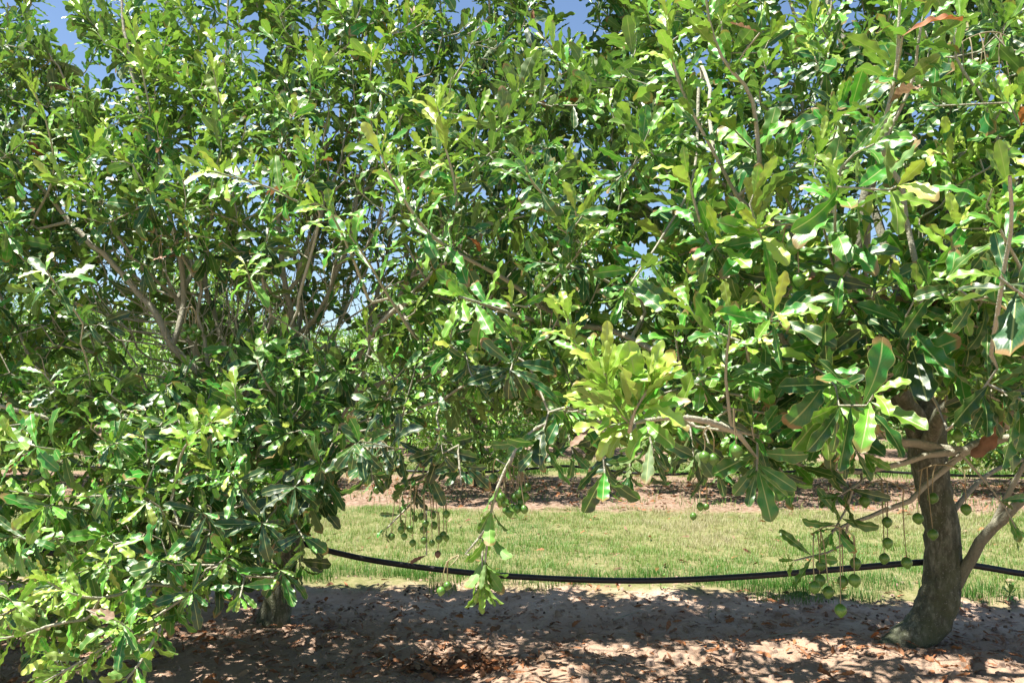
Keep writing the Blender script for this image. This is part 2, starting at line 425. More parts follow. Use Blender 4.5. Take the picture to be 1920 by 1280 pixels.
# ------------------------------------------------------------------ tree skeleton
class Skel:
    def __init__(s, cap=60000):
        s.pos = np.zeros((cap, 3)); s.dir = np.zeros((cap, 3)); s.par = np.full(cap, -1); s.fix = np.full(cap, np.nan)
        s.plen = np.zeros(cap); s.limb = np.zeros(cap, int); s.ok = np.zeros(cap, bool); s.n = 0; s.leafp = []
    def node(s, p, par, fix=np.nan, limb=0, ok=True):
        i = s.n; s.n += 1; s.pos[i] = p; s.par[i] = par; s.fix[i] = fix; s.limb[i] = limb; s.ok[i] = ok
        if par >= 0:
            s.plen[i] = s.plen[par] + np.linalg.norm(p - s.pos[par]); s.dir[i] = norm(p - s.pos[par])
        else: s.dir[i] = UP
        return i
    def path(s, pts, par, radii=None, limb=0, ok=True):
        ids = []
        for k, p in enumerate(pts):
            par = s.node(p, par, np.nan if radii is None else radii[k], limb, ok if np.isscalar(ok) else ok[k]); ids.append(par)
        return ids
    def nearest(s, t, bal=0.25):
        n = s.n; d = np.linalg.norm(s.pos[:n] - t, axis=1) + bal * s.plen[:n]
        d[~s.ok[:n]] += 50
        # avoid doubling back: branch should leave within ~100 deg of the node's own direction
        v = t - s.pos[:n]; cosv = np.sum(v * s.dir[:n], 1) / (np.linalg.norm(v, axis=1) + 1e-6)
        d += np.clip(0.25 - cosv, 0, 2) * 0.5
        return int(np.argmin(d))
    def connect(s, t, bal=0.25, rise=0.0, step=0.11, wig=0.012, limb=None, r=rng, enddir=None):
        k = s.nearest(t, bal); p0 = s.pos[k]; Ln = np.linalg.norm(t - p0)
        if Ln < 0.03: return [k]
        d0 = norm(s.dir[k] * 0.7 + norm(t - p0) * 0.8)
        c = p0 + d0 * Ln * 0.45 - UP * rise * Ln if enddir is None else t - norm(enddir) * Ln * 0.45
        n = max(3, int(Ln / step) + 1)
        pts = bez(p0, c, t, n); pts[1:-1] += r.normal(0, wig, (n - 2, 3))
        return [k] + s.path(pts[1:], k, None, s.limb[k] if limb is None else limb)
    def radii(s, tip=0.0033, ex=2.35):
        n = s.n; acc = np.zeros(n); rad = np.zeros(n)
        for i in range(n - 1, -1, -1):
            a = acc[i] if acc[i] > 0 else tip ** ex
            rr = a ** (1 / ex)
            if not np.isnan(s.fix[i]): rr = s.fix[i]
            rad[i] = rr
            if s.par[i] >= 0: acc[s.par[i]] += rr ** ex if np.isnan(s.fix[i]) else min(rr, 0.03) ** ex
            if s.par[i] >= 0 and s.par[i] == i - 1 and acc[s.par[i]] > 0: pass
        return rad
    def chains(s, rad):
        n = s.n; kids = [[] for _ in range(n)]
        for i in range(n):
            if s.par[i] >= 0: kids[s.par[i]].append(i)
        main = np.full(n, -1)
        for i in range(n):
            if kids[i]: main[i] = max(kids[i], key=lambda k: rad[k] + (0.5 if s.limb[k] == s.limb[i] else 0) + (1.0 if not np.isnan(s.fix[k]) and not np.isnan(s.fix[i]) else 0))
        out = []
        for i in range(n):
            p = s.par[i]
            if p < 0 or main[p] != i:
                ch = ([p] if p >= 0 else []) + [i]; k = i
                while main[k] >= 0: k = main[k]; ch.append(k)
                out.append((s.limb[i], ch, p >= 0))
        return out
    def meshes(s, sides_max=10, tip=0.0033, thin=4):
        rad = s.radii(tip); res = {}
        for limb, ch, sub in s.chains(rad):
            if len(ch) < 2: continue
            rr = rad[ch].copy()
            if sub: rr[0] = min(rr[0], rr[1] * 1.25)
            mx = rr.max(); sides = thin if mx < 0.007 else (6 if mx < 0.03 else sides_max)
            res.setdefault(limb, MB()).tube(s.pos[ch], rr, sides, rough=0.16 if mx > .006 else 0.0, cap=False)
        return res

# ------------------------------------------------------------------ nuts
def sphere_mesh(nu=16, nv=10):
    v = [(0, 0, -1.0)]
    for i in range(1, nv):
        a = -math.pi / 2 + math.pi * i / nv
        for j in range(nu):
            b = 2 * math.pi * j / nu; v.append((math.cos(a) * math.cos(b), math.cos(a) * math.sin(b), math.sin(a)))
    v.append((0, 0, 1.0)); v = np.array(v); q = []
    for j in range(0, nu, 2):
        q.append((0, 1 + (j + 2) % nu, 1 + (j + 1) % nu, 1 + j)); T = len(v) - 1; o = 1 + (nv - 2) * nu
        q.append((T, o + j, o + (j + 1) % nu, o + (j + 2) % nu))
    for i in range(nv - 2):
        for j in range(nu):
            q.append((1 + i * nu + j, 1 + i * nu + (j + 1) % nu, 1 + (i + 1) * nu + (j + 1) % nu, 1 + (i + 1) * nu + j))
    return v, np.array(q)
SV, SQ = sphere_mesh()
def nut_verts():
    v = SV.copy(); a = np.arctan2(v[:, 1], v[:, 0]); z = v[:, 2]
    groove = 1 - 0.045 * np.exp(-(np.angle(np.exp(1j * (a - 0.8))) / 0.22) ** 2) * (1 - z ** 2)
    v[:, :2] *= groove[:, None]
    v[:, 2] -= 0.26 * np.clip(-z - 0.86, 0, 1) / 0.14     # little point at the blossom end
    v[:, 2] += 0.10 * np.clip(z - 0.9, 0, 1) / 0.1
    return v
NV = nut_verts()
_nutme = {}
def nut_obj(name, m, loc, r, parent, rot=(0, 0, 0)):
    if m.name not in _nutme:
        o = build(name, NV, SQ, m, None, origin=(0, 0, 0)); _nutme[m.name] = o.data
    else:
        o = bpy.data.objects.new(name, _nutme[m.name]); COL.objects.link(o)
    pl = np.zeros(3); q = parent
    while q is not None: pl = pl + np.array(q.location); q = q.parent
    o.parent = parent; o.location = np.asarray(loc) - pl; o.scale = (r, r, r); o.rotation_euler = rot
    return o

# ------------------------------------------------------------------ ground
def axis(lo, hi, a, b, step, grow=1.18):
    core = list(np.arange(a, b + step / 2, step)); out = []
    x = a; s = step
    while x > lo: s *= grow; x -= s; out.append(x)
    out = out[::-1]; x = b; s = step; ex = []
    while x < hi: s *= grow; x += s; ex.append(x)
    return np.array(out + core + ex)
gx = axis(-900, 900, -5.5, 5.5, 0.04); gy = axis(-500, 1500, 2.6, 9.0, 0.04)
GX, GY = np.meshgrid(gx, gy); GZ = gz(GX, GY)
nx_ = len(gx); i = np.arange(len(gy) - 1)[:, None] * nx_; j = np.arange(nx_ - 1)[None, :]
GQ = np.stack([i + j, i + j + 1, i + nx_ + j + 1, i + nx_ + j], -1).reshape(-1, 4)
tag(build("ground", np.stack([GX, GY, GZ], -1), GQ, M_GROUND, None, origin=(0, 0, 0)), kind="structure")

# ------------------------------------------------------------------ the front row: where foliage may stand
YLOW_X = [-400, 0, 120, 260, 350, 450, 560, 620, 660, 700, 900, 1000, 1200, 1300, 1420, 1500, 1600, 1700, 1800, 1920, 2300]
YLOW_Y = [1250, 1240, 1220, 1180, 1130, 1080, 1010, 930, 860, 840, 830, 810, 800, 820, 840, 830, 790, 760, 760, 790, 800]
YF_X = [-400, 0, 400, 700, 1000, 1200, 1400, 1650, 1920, 2300]
YF_Y = [4.4, 4.2, 3.9, 3.5, 3.1, 2.9, 2.5, 2.15, 2.0, 2.0]
def yfront(px, py):
    f = np.interp(px, YF_X, YF_Y)
    up = np.clip((380 - py) / 380, 0, 2)
    f = f + up * np.interp(px, [0, 900, 1300, 1900], [1.1, 1.5, 1.1, 0.9])
    f = f + 1.0 * np.exp(-((px - 430) / 260) ** 2 - ((py - 570) / 130) ** 2)
    f = f + 0.5 * np.exp(-((px - 1520) / 120) ** 2 - ((py - 560) / 110) ** 2)
    return f
HOLES = [(95, 30, 26), (132, 95, 36), (180, 165, 18), (470, 40, 12), (490, 230, 18), (868, 12, 36), (1072, 12, 30), (825, 180, 14), (750, 262, 18), (1240, 385, 30), (1215, 480, 22), (1610, 55, 20), (1555, 190, 22), (1740, 55, 18), (1390, 230, 18), (300, 662, 42), (345, 560, 22), (575, 535, 22), (140, 300, 24), (40, 590, 34), (1600, 250, 20), (900, 300, 14), (700, 470, 22), (620, 250, 16), (1800, 255, 18), (70, 470, 16)]
def hole(px, py): return min(math.hypot(px - a, py - b) / r for a, b, r in HOLES)
def blob(px, py, cx, cy, rx, ry): return np.exp(-((px - cx) / rx) ** 2 - ((py - cy) / ry) ** 2)
def density(px, py):
    d = 1.0 - 0.80 * blob(px, py, 400, 560, 260, 130) - 0.55 * blob(px, py, 650, 500, 120, 130)
    d -= 0.75 * blob(px, py, 300, 670, 90, 40) + 0.95 * blob(px, py, 120, 895, 150, 62) + 0.95 * blob(px, py, 45, 1035, 90, 32) + 0.6 * blob(px, py, 60, 600, 80, 90)
    d -= 0.7 * blob(px, py, 1530, 570, 90, 110) + 0.6 * blob(px, py, 1770, 880, 120, 90) + 0.75 * blob(px, py, 1735, 770, 45, 90)
    d -= 0.75 * blob(px, py, 150, 100, 45, 130) + 0.7 * blob(px, py, 860, 15, 35, 35) + 0.5 * blob(px, py, 1075, 20, 30, 40)
    d -= 0.5 * blob(px, py, 760, 260, 50, 40) + 0.5 * blob(px, py, 1600, 180, 80, 120) + 0.4 * blob(px, py, 1240, 350, 70, 60)
    d -= 0.97 * blob(px, py, 830, 790, 170, 75) + 0.6 * blob(px, py, 1830, 120, 80, 120)
    return np.clip(d, 0.02, 1)
XB = [-3.2, 0.45]                   # where neighbouring crowns meet
def ztop(x): return 5.7 - .7 * np.exp(-((x - 0.0) / .4) ** 2) - 1.5 * np.exp(-((x + 3.45) / .35) ** 2) + 0.25 * np.sin(x * 3.1)

class Tree:
    def __init__(s, name, base, label, cat, group):
        s.base = np.array([base[0], base[1], gz(base[0], base[1])]); s.root = empty(name, s.base, label, cat, group)
        s.sk = Skel(); s.crown = Leaves(); s.parts = []; s.nl = 0
    def trunk(s, pts, radii, n=26):
        p = smooth_path(pts, n); t = np.linspace(0, 1, len(pts)); cum = np.r_[0, np.cumsum(np.linalg.norm(np.diff(np.asarray(pts), axis=0), axis=1))]
        r = np.interp(np.linspace(0, cum[-1], n), cum, radii)
        ok = [k > n * 0.8 for k in range(n)]
        s.tid = s.sk.path(p, -1, r, 0, ok); return s.tid
    def limb(s, pts, r0, r1, from_id=None, limb=None, ok_from=0.15):
        p = smooth_path(pts, max(8, int(sum(np.linalg.norm(np.diff(np.asarray(pts), axis=0), axis=1)) / 0.1)))
        if from_id is None:
            d = np.linalg.norm(s.sk.pos[:s.sk.n] - p[0], axis=1); from_id = int(np.argmin(d))
        if np.linalg.norm(p[0] - s.sk.pos[from_id]) < 0.25: p = p.copy(); p[0] = s.sk.pos[from_id]; p = p[1:]
        if limb is None: s.nl += 1; limb = s.nl
        n = len(p); p[1:-1] += rng.normal(0, .006, (n - 2, 3))
        rr = r0 + (r1 - r0) * np.linspace(0, 1, n) ** 0.8
        return s.sk.path(p, from_id, rr, limb, [k > n * ok_from for k in range(n)])

def PP(*a): return [P(x, y, d) for x, y, d in a]
bx, by = P(1712, 1208, 5.3)[:2]
TR = Tree("macadamia_tree", (bx, by), "nut tree with bare curved trunk swelling at its foot, right of the hanging black hose", "tree", "macadamia trees of the front row")
bx, by = P(515, 1150, 5.85)[:2]
TL = Tree("macadamia_tree", (bx, by), "nut tree whose leafy skirt sweeps to the ground left of the hanging hose", "tree", "macadamia trees of the front row")
TO = Tree("macadamia_tree", (-6.1, 6.5), "nut tree at the left edge, showing only outer branches beside a blue gap", "tree", "macadamia trees of the front row")
TREES = [TO, TL, TR]

# right tree: skeleton
px2m = 5.3 / F
TR.trunk(PP((1622, 1228, 5.24), (1662, 1216, 5.26), (1702, 1199, 5.28), (1737, 1172, 5.3), (1762, 1120, 5.3), (1767, 1060, 5.3), (1766, 1000, 5.3), (1756, 940, 5.3), (1744, 880, 5.3), (1737, 830, 5.3), (1737, 770, 5.3)),
         np.array([8, 20, 30, 35, 35, 32, 30, 30, 32, 35, 34]) * px2m, 40)
TR.limb(PP((1738, 850, 5.3), (1690, 745, 5.2), (1640, 665, 5.1), (1600, 600, 5.0), (1555, 540, 4.95), (1480, 480, 4.9), (1410, 435, 4.8), (1310, 350, 4.6), (1230, 260, 4.6)), .075, .010)
TR.limb(PP((1737, 810, 5.3), (1670, 715, 5.0), (1622, 650, 4.8), (1597, 590, 4.65), (1592, 525, 4.55), (1620, 390, 4.5), (1640, 270, 4.5), (1614, 160, 4.5), (1580, 80, 4.5), (1548, -10, 4.6), (1500, -200, 4.8)), .055, .014)
TR.limb(PP((1737, 775, 5.3), (1748, 640, 5.25), (1765, 480, 5.2), (1790, 300, 5.1), (1800, 100, 5.0), (1780, -200, 5.1)), .07, .012)
TR.limb(PP((1740, 790, 5.3), (1800, 640, 5.1), (1828, 540, 4.9), (1900, 380, 4.8), (2010, 180, 4.7), (2100, 0, 4.6)), .06, .012)
TR.limb(PP((1737, 775, 5.3), (1700, 600, 5.9), (1640, 400, 6.3), (1560, 200, 6.4), (1480, 0, 6.4)), .06, .012)
TR.limb(PP((1737, 800, 5.3), (1640, 720, 5.6), (1500, 620, 5.9), (1350, 500, 6.0), (1200, 380, 6.0)), .05, .010)
TR.limb(PP((1736, 850, 5.3), (1770, 770, 4.75), (1850, 765, 4.2), (1880, 790, 3.85), (1850, 828, 3.6), (1806, 846, 3.45)), .05, .022, limb=None)
HUBI = TR.sk.n - 1
TR.limb(PP((1806, 846, 3.45), (1740, 838, 3.4), (1683, 822, 3.35), (1616, 792, 3.25), (1560, 750, 3.15)), .021, .010, HUBI)
TR.limb(PP((1806, 846, 3.45), (1745, 852, 3.35), (1690, 868, 3.3), (1612, 890, 3.2), (1515, 880, 3.1)), .015, .007, HUBI)
TR.limb(PP((1806, 846, 3.45), (1770, 880, 3.4), (1720, 925, 3.35), (1660, 955, 3.3), (1612, 973, 3.2), (1560, 995, 3.1)), .014, .006, HUBI)
TR.limb(PP((1850, 828, 3.6), (1920, 818, 3.4), (1990, 800, 3.2)), .018, .010)
# slender stems from the foot of the right trunk
TR.limb(PP((1782, 1118, 5.3), (1812, 1062, 5.2), (1848, 1002, 5.1), (1888, 958, 5.0), (1960, 895, 4.9), (2080, 780, 4.8), (2200, 600, 4.7)), .040, .013, ok_from=.6)
TR.limb(PP((1868, 980, 5.05), (1884, 935, 5.0), (1905, 890, 4.95), (1960, 800, 4.9)), .02, .011, ok_from=.8)
TR.limb(PP((1768, 985, 5.3), (1792, 952, 5.35), (1838, 905, 5.4), (1875, 876, 5.45), (1950, 850, 5.5)), .02, .010, ok_from=.8)

# left tree: skeleton (low fork, fan of limbs)
TL.trunk(PP((512, 1165, 5.85), (518, 1140, 5.85), (530, 1080, 5.85), (540, 1010, 5.8), (535, 950, 5.8), (525, 890, 5.8)), [.125, .105, .09, .085, .09, .085], 22)
TL.limb(PP((535, 930, 5.8), (470, 820, 5.4), (420, 745, 5.1), (370, 695, 4.95), (325, 650, 4.9), (295, 590, 4.9), (230, 510, 4.9), (140, 425, 4.9), (40, 310, 4.9), (-60, 200, 5.0)), .034, .008)
TL.limb(PP((325, 650, 4.9), (340, 590, 4.95), (345, 530, 5.0), (325, 450, 5.0), (300, 330, 5.0), (250, 150, 5.1), (220, -50, 5.2)), .020, .008)
TL.limb(PP((525, 900, 5.8), (480, 780, 6.0), (420, 640, 6.1), (385, 520, 6.1), (400, 380, 6.1), (420, 200, 6.1), (430, -50, 6.1)), .026, .008)
TL.limb(PP((525, 890, 5.8), (560, 760, 5.7), (555, 640, 5.6), (530, 500, 5.5), (520, 330, 5.5), (540, 100, 5.6), (560, -120, 5.7)), .026, .008)
TL.limb(PP((530, 900, 5.8), (620, 780, 5.8), (680, 650, 5.9), (720, 500, 5.9), (760, 300, 5.9), (780, 80, 5.9)), .024, .008)
TL.limb(PP((535, 950, 5.8), (400, 860, 5.8), (250, 780, 5.8), (130, 720, 5.8), (70, 690, 5.7), (20, 590, 5.7), (-60, 450, 5.6)), .024, .008)
TL.limb(PP((540, 960, 5.8), (420, 900, 5.0), (300, 860, 4.6), (150, 800, 4.5), (0, 760, 4.4), (-150, 700, 4.4)), .024, .008)
TL.limb(PP((540, 980, 5.8), (450, 960, 5.0), (350, 970, 4.5), (240, 1020, 4.1), (130, 1090, 3.9), (10, 1150, 3.8)), .016, .006)
TL.limb(PP((540, 1000, 5.8), (500, 1010, 5.0), (430, 1060, 4.4), (330, 1130, 3.9), (240, 1200, 3.7), (120, 1260, 3.6)), .015, .005)
TL.limb(PP((535, 930, 5.8), (600, 850, 5.2), (640, 740, 4.7), (690, 640, 4.4), (760, 560, 4.2), (850, 480, 4.0)), .026, .008)
TL.limb(PP((535, 950, 5.8), (600, 880, 5.0), (690, 810, 4.4), (800, 760, 4.0), (920, 700, 3.8)), .018, .006)
TL.limb(PP((525, 890, 5.8), (600, 700, 6.4), (660, 500, 6.6), (640, 250, 6.6), (640, 0, 6.6)), .024, .008)

# tree beyond the left edge
TO.trunk([np.array(q) for q in ((-6.1, 6.5, 0.0), (-6.12, 6.5, .35), (-6.05, 6.5, .8), (-6.0, 6.45, 1.1))], [.14, .11, .10, .10], 14)
for q in (((-6, 6.45, 1.1), (-5.2, 6.2, 1.7), (-4.4, 5.9, 2.5), (-3.9, 5.7, 3.6)), ((-6, 6.45, 1.1), (-5.4, 5.8, 1.6), (-4.6, 5.1, 2.1), (-4.0, 4.7, 2.8)),
          ((-6, 6.45, 1.1), (-5.9, 6.6, 2.2), (-5.5, 6.6, 3.6), (-5.0, 6.5, 5.0)), ((-6, 6.45, 1.1), (-6.6, 6.4, 2.2), (-7.2, 6.3, 3.6)), ((-6, 6.45, 1.0), (-5.2, 6.5, 1.3), (-4.4, 6.4, 1.5), (-3.7, 6.2, 2.0))):
    TO.limb([np.array(a, float) for a in q], .06, .012)

# ------------------------------------------------------------------ hand-placed leafy branches (pixel path, depth) -> real branches
def branch(T, pts, d0, d1, L=.18, leafy=.45, spacing=.05, nper=3, age0=.7, age1=.25, hang=.0, r0=.008, r1=.0035, th0=80, th1=30, dead=0.0, skip=.1, label=None, connect=True):
    ds = np.linspace(d0, d1, len(pts)); w = [P(x, y, d) for (x, y), d in zip(pts, ds)]
    T.nb = getattr(T, 'nb', 100) + 1; limb = T.nb
    ids = T.sk.connect(w[0], .2, limb=limb, enddir=w[1] - w[0])
    p = smooth_path(w, max(5, int(sum(np.linalg.norm(np.diff(w, axis=0), axis=1)) / .06)))
    rr = np.linspace(r0, r1, len(p))
    k = T.sk.path(p[1:], ids[-1], rr[1:], limb)
    for q in ids[1:]: T.sk.fix[q] = max(r0, .005)
    lv = Leaves(); full = T.sk.pos[[ids[-1]] + k]
    shoot_leaves(lv, full, leafy, spacing, nper, L, age0, age1, hang, th0, th1, dead=dead, skip=skip)
    T.parts.append((limb, lv, label))
def rosette(T, px, py, d, ax, n=11, L=.18, age=.6, hang=0.0, spread=(95, 28), agetip=None, stem=.16, dead=0.0, label=None):
    p = P(px, py, d); ax = norm(ax); T.nb = getattr(T, 'nb', 100) + 1; limb = T.nb
    b = p - ax * stem
    ids = T.sk.connect(b, .2, limb=limb, enddir=ax)
    k = T.sk.path([b + ax * stem * t for t in (.33, .66, 1.0)], ids[-1], [.0045, .004, .0035], limb)
    for q in ids[1:]: T.sk.fix[q] = .005
    lv = Leaves(); nw = max(2, round(n / 3))
    shoot_leaves(lv, T.sk.pos[[ids[-1]] + k], .085, .085 / (nw - 1) * .999, 3, L, age, age - .15 if agetip is None else agetip, hang, spread[0], spread[1], dead=dead, skip=.04, tipscale=.55)
    T.parts.append((limb, lv, label))

# right tree, big near leaves
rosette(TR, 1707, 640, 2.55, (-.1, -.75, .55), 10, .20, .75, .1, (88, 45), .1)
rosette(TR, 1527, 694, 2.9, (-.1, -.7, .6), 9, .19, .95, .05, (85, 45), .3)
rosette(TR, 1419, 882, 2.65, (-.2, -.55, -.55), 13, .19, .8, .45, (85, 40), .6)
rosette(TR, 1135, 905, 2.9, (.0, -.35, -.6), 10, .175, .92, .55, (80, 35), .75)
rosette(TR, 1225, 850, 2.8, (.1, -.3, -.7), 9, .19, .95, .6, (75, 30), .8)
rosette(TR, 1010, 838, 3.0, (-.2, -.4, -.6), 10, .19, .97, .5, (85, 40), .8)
rosette(TR, 955, 700, 3.0, (-.1, -.6, -.3), 12, .18, .97, .5, (90, 50), .85)
rosette(TR, 1870, 690, 2.2, (.2, -.5, .7), 9, .16, .85, .25, (90, 40), .5)
rosette(TR, 1265, 620, 3.0, (-.2, -.5, .7), 9, .15, .5, .0, (80, 30), .2)
rosette(TR, 1570, 930, 3.05, (-.6, -.4, -.2), 9, .13, .85, .3, (85, 35), .7)
rosette(TR, 1560, 1000, 3.05, (-.5, -.4, -.5), 12, .13, .75, .3, (85, 35), .5)
rosette(TR, 1490, 1050, 3.1, (-.8, -.3, -.1), 6, .14, .6, .2, (75, 25), .4)
branch(TR, [(1330, 790), (1270, 782), (1200, 790), (1145, 800)], 2.5, 2.25, .15, .3, .035, 3, .38, .12, -.45, .010, .005, 75, 30)
branch(TR, [(1190, 800), (1160, 770), (1140, 735), (1135, 700)], 2.25, 2.12, .17, .19, .027, 4, .3, .05, -.55, .006, .004, 70, 15, label="dense fan of upright yellow green leaves, lit by the sun")
branch(TR, [(1180, 810), (1190, 770), (1215, 730)], 2.18, 2.08, .16, .13, .024, 4, .27, .08, -.5, .006, .004, 70, 20)
branch(TR, [(1470, 640), (1428, 561), (1370, 495), (1330, 457), (1305, 390), (1290, 330)], 3.2, 2.8, .17, .42, .05, 3, .6, .12, -.1, .011, .004)
branch(TR, [(1480, 427), (1394, 380), (1347, 302), (1287, 188), (1260, 110), (1250, 40)], 3.1, 2.8, .18, .62, .05, 3, .5, .12, -.1, .010, .004)
branch(TR, [(1424, 300), (1408, 181), (1357, 114), (1330, 40), (1320, -40)], 2.9, 2.7, .18, .5, .05, 3, .45, .1, -.1, .010, .004)
branch(TR, [(1690, 345), (1653, 275), (1680, 134), (1686, 27), (1690, -60)], 2.6, 2.5, .18, .5, .06, 3, .5, .15, -.1, .010, .004, dead=.15)
branch(TR, [(1660, 260), (1712, 150), (1722, 70), (1740, 0)], 2.6, 2.5, .18, .28, .06, 3, .6, .3, 0, .007, .004)
branch(TR, [(1868, 600), (1885, 490), (1897, 420), (1893, 330)], 2.0, 1.75, .20, .42, .055, 3, .7, .25, .0, .006, .004)
rosette(TR, 1872, 520, 1.9, (-.75, -.45, .3), 8, .20, .8, .1, (80, 35), .5)
rosette(TR, 1875, 430, 2.0, (-.6, -.5, .5), 8, .18, .6, .05, (85, 35), .3)
rosette(TR, 1560, 800, 2.9, (-.5, -.6, .2), 9, .17, .8, .3, (90, 40), .6)
rosette(TR, 1310, 700, 2.7, (-.3, -.6, .5), 10, .16, .6, .15, (88, 35), .3)
rosette(TR, 1640, 540, 2.6, (-.2, -.7, .5), 10, .18, .8, .1, (90, 40), .4)
rosette(TL, 800, 900, 3.55, (-.1, -.5, -.5), 10, .15, .95, .5, (90, 45), .8)
rosette(TL, 755, 925, 3.6, (-.3, -.4, -.6), 8, .14, .95, .6, (85, 40), .8)
rosette(TL, 690, 840, 3.8, (.1, -.5, -.3), 10, .17, .95, .5, (90, 45), .8)
rosette(TL, 830, 850, 3.5, (.1, -.5, -.4), 11, .17, .97, .5, (90, 45), .85)
rosette(TR, 1075, 850, 3.1, (.1, -.4, -.5), 10, .17, .97, .5, (90, 45), .8)
rosette(TR, 1180, 890, 3.0, (-.1, -.4, -.6), 9, .17, .95, .6, (85, 40), .8)
rosette(TR, 1345, 880, 2.9, (.1, -.4, -.6), 8, .16, .95, .6, (85, 40), .8)
rosette(TR, 1480, 900, 2.9, (.2, -.4, -.4), 9, .16, .9, .5, (88, 40), .7)
rosette(TR, 1620, 850, 2.9, (.2, -.5, -.2), 8, .16, .85, .4, (88, 40), .6)
rosette(TL, 525, 1085, 4.4, (0, -.5, -.2), 11, .17, .9, .5, (90, 45), .7)
rosette(TL, 565, 1060, 4.4, (.3, -.5, -.3), 10, .17, .9, .5, (90, 45), .7)
rosette(TL, 480, 1105, 4.2, (-.2, -.5, -.2), 10, .16, .85, .5, (90, 45), .6)
rosette(TR, 1300, 855, 2.9, (0, -.3, -.7), 8, .17, .95, .6, (80, 35), .8)
rosette(TL, 610, 870, 3.8, (.3, -.5, -.2), 10, .18, .95, .5, (90, 45), .7)
rosette(TL, 640, 800, 3.9, (.3, -.5, .1), 10, .18, .9, .4, (90, 45), .6)
rosette(TL, 700, 900, 3.6, (.2, -.4, -.6), 9, .15, .95, .6, (80, 40), .8)
rosette(TL, 490, 980, 3.6, (.1, -.6, .1), 10, .18, .95, .4, (92, 50), .7)
rosette(TL, 570, 1010, 3.7, (.3, -.5, -.2), 10, .17, .95, .5, (92, 50), .7)
rosette(TL, 380, 960, 3.6, (.1, -.6, .2), 10, .17, .9, .4, (92, 50), .6)
rosette(TL, 300, 1050, 3.5, (0, -.6, .2), 10, .16, .7, .4, (92, 50), .4)
rosette(TL, 450, 1120, 3.5, (.1, -.5, -.2), 9, .14, .6, .5, (85, 40), .4)
branch(TR, [(1880, 780), (1840, 700), (1800, 640), (1770, 590)], 3.4, 2.9, .18, .3, .05, 3, .8, .4, .1)
branch(TR, [(1560, 440), (1572, 330), (1600, 290), (1640, 270)], 2.7, 2.5, .19, .22, .05, 3, .8, .4, .0)
branch(TR, [(1600, 560), (1575, 500), (1565, 420), (1570, 350)], 2.7, 2.4, .19, .34, .055, 3, .65, .25, .0)
branch(TR, [(1370, 790), (1360, 700), (1365, 650), (1370, 590)], 2.7, 2.5, .16, .3, .045, 3, .7, .3, .0, .007, .004)
branch(TR, [(1880, 300), (1850, 200), (1790, 100), (1810, 0)], 2.9, 2.8, .18, .4, .06, 3, .7, .3)
branch(TR, [(1560, 752), (1540, 720), (1500, 700), (1450, 690)], 3.15, 2.9, .17, .3, .05, 3, .8, .4, .15)
branch(TR, [(1612, 793), (1640, 760), (1660, 715), (1690, 690)], 3.25, 3.0, .17, .2, .05, 3, .8, .4, .1, .006, .004)
branch(TR, [(1515, 880), (1490, 870), (1470, 850)], 3.1, 3.0, .15, .12, .04, 3, .7, .4, .2, .005, .003)
branch(TR, [(1310, 170), (1300, 330), (1244, 440), (1190, 520), (1160, 560)], 3.5, 3.0, .17, .3, .05, 3, .6, .3, .1)
branch(TR, [(1290, 400), (1245, 319), (1144, 202), (1060, 118), (1010, 60)], 4.2, 3.9, .17, .6, .05, 3, .5, .2, -.05, .010, .004)
branch(TR, [(1800, 850), (1850, 905), (1890, 960), (1905, 990)], 3.4, 3.3, .13, .12, .05, 3, .8, .5, .2, .006, .003, skip=.5)
branch(TR, [(1080, 610), (1000, 600), (950, 585), (905, 570), (860, 556)], 3.6, 3.0, .18, .22, .035, 3, .5, .15, .05, .013, .005)
branch(TR, [(1060, 600), (1010, 570), (950, 525), (850, 470), (795, 427), (740, 345), (715, 290)], 3.8, 3.1, .18, .65, .05, 3, .55, .15, -.05, .013, .004)
branch(TR, [(1200, 560), (1100, 510), (1010, 490)], 3.6, 3.3, .17, .25, .05, 3, .8, .4, .1)
branch(TR, [(1100, 480), (1050, 400), (1000, 345), (985, 310)], 3.4, 3.0, .18, .3, .045, 3, .8, .45, .0)
branch(TR, [(1110, 690), (1080, 650), (1070, 620), (1060, 580)], 2.7, 2.6, .13, .2, .04, 3, .3, .1, -.1)
branch(TL, [(770, 620), (725, 550), (690, 490), (655, 440)], 3.9, 3.5, .17, .3, .05, 3, .6, .3, .0)
# drooping twig that hangs clear of the crown
branch(TR, [(985, 820), (960, 856), (936, 905), (919, 969), (912, 1035), (904, 1095)], 3.05, 3.0, .14, .62, .085, 3, .6, .4, .7, .0075, .0035, 55, 30, skip=.05, label="drooping twig hanging clear of the crown, its leaves pointing down")
rosette(TR, 903, 1092, 3.0, (-.02, -.25, -1), 12, .165, .4, .8, (50, 15), .2)
rosette(TL, 860, 880, 3.5, (.0, -.6, -.3), 10, .17, .95, .4, (88, 45), .8)
rosette(TL, 865, 910, 3.4, (.1, -.4, -.7), 9, .16, .95, .6, (75, 35), .8)
rosette(TL, 730, 850, 3.7, (-.2, -.5, -.5), 9, .17, .97, .5, (85, 45), .85)
rosette(TL, 770, 940, 3.6, (-.2, -.5, -.5), 7, .13, .85, .5, (85, 45), .6)
rosette(TL, 725, 990, 3.6, (-.6, -.3, -.6), 6, .11, .85, .5, (75, 35), .7)
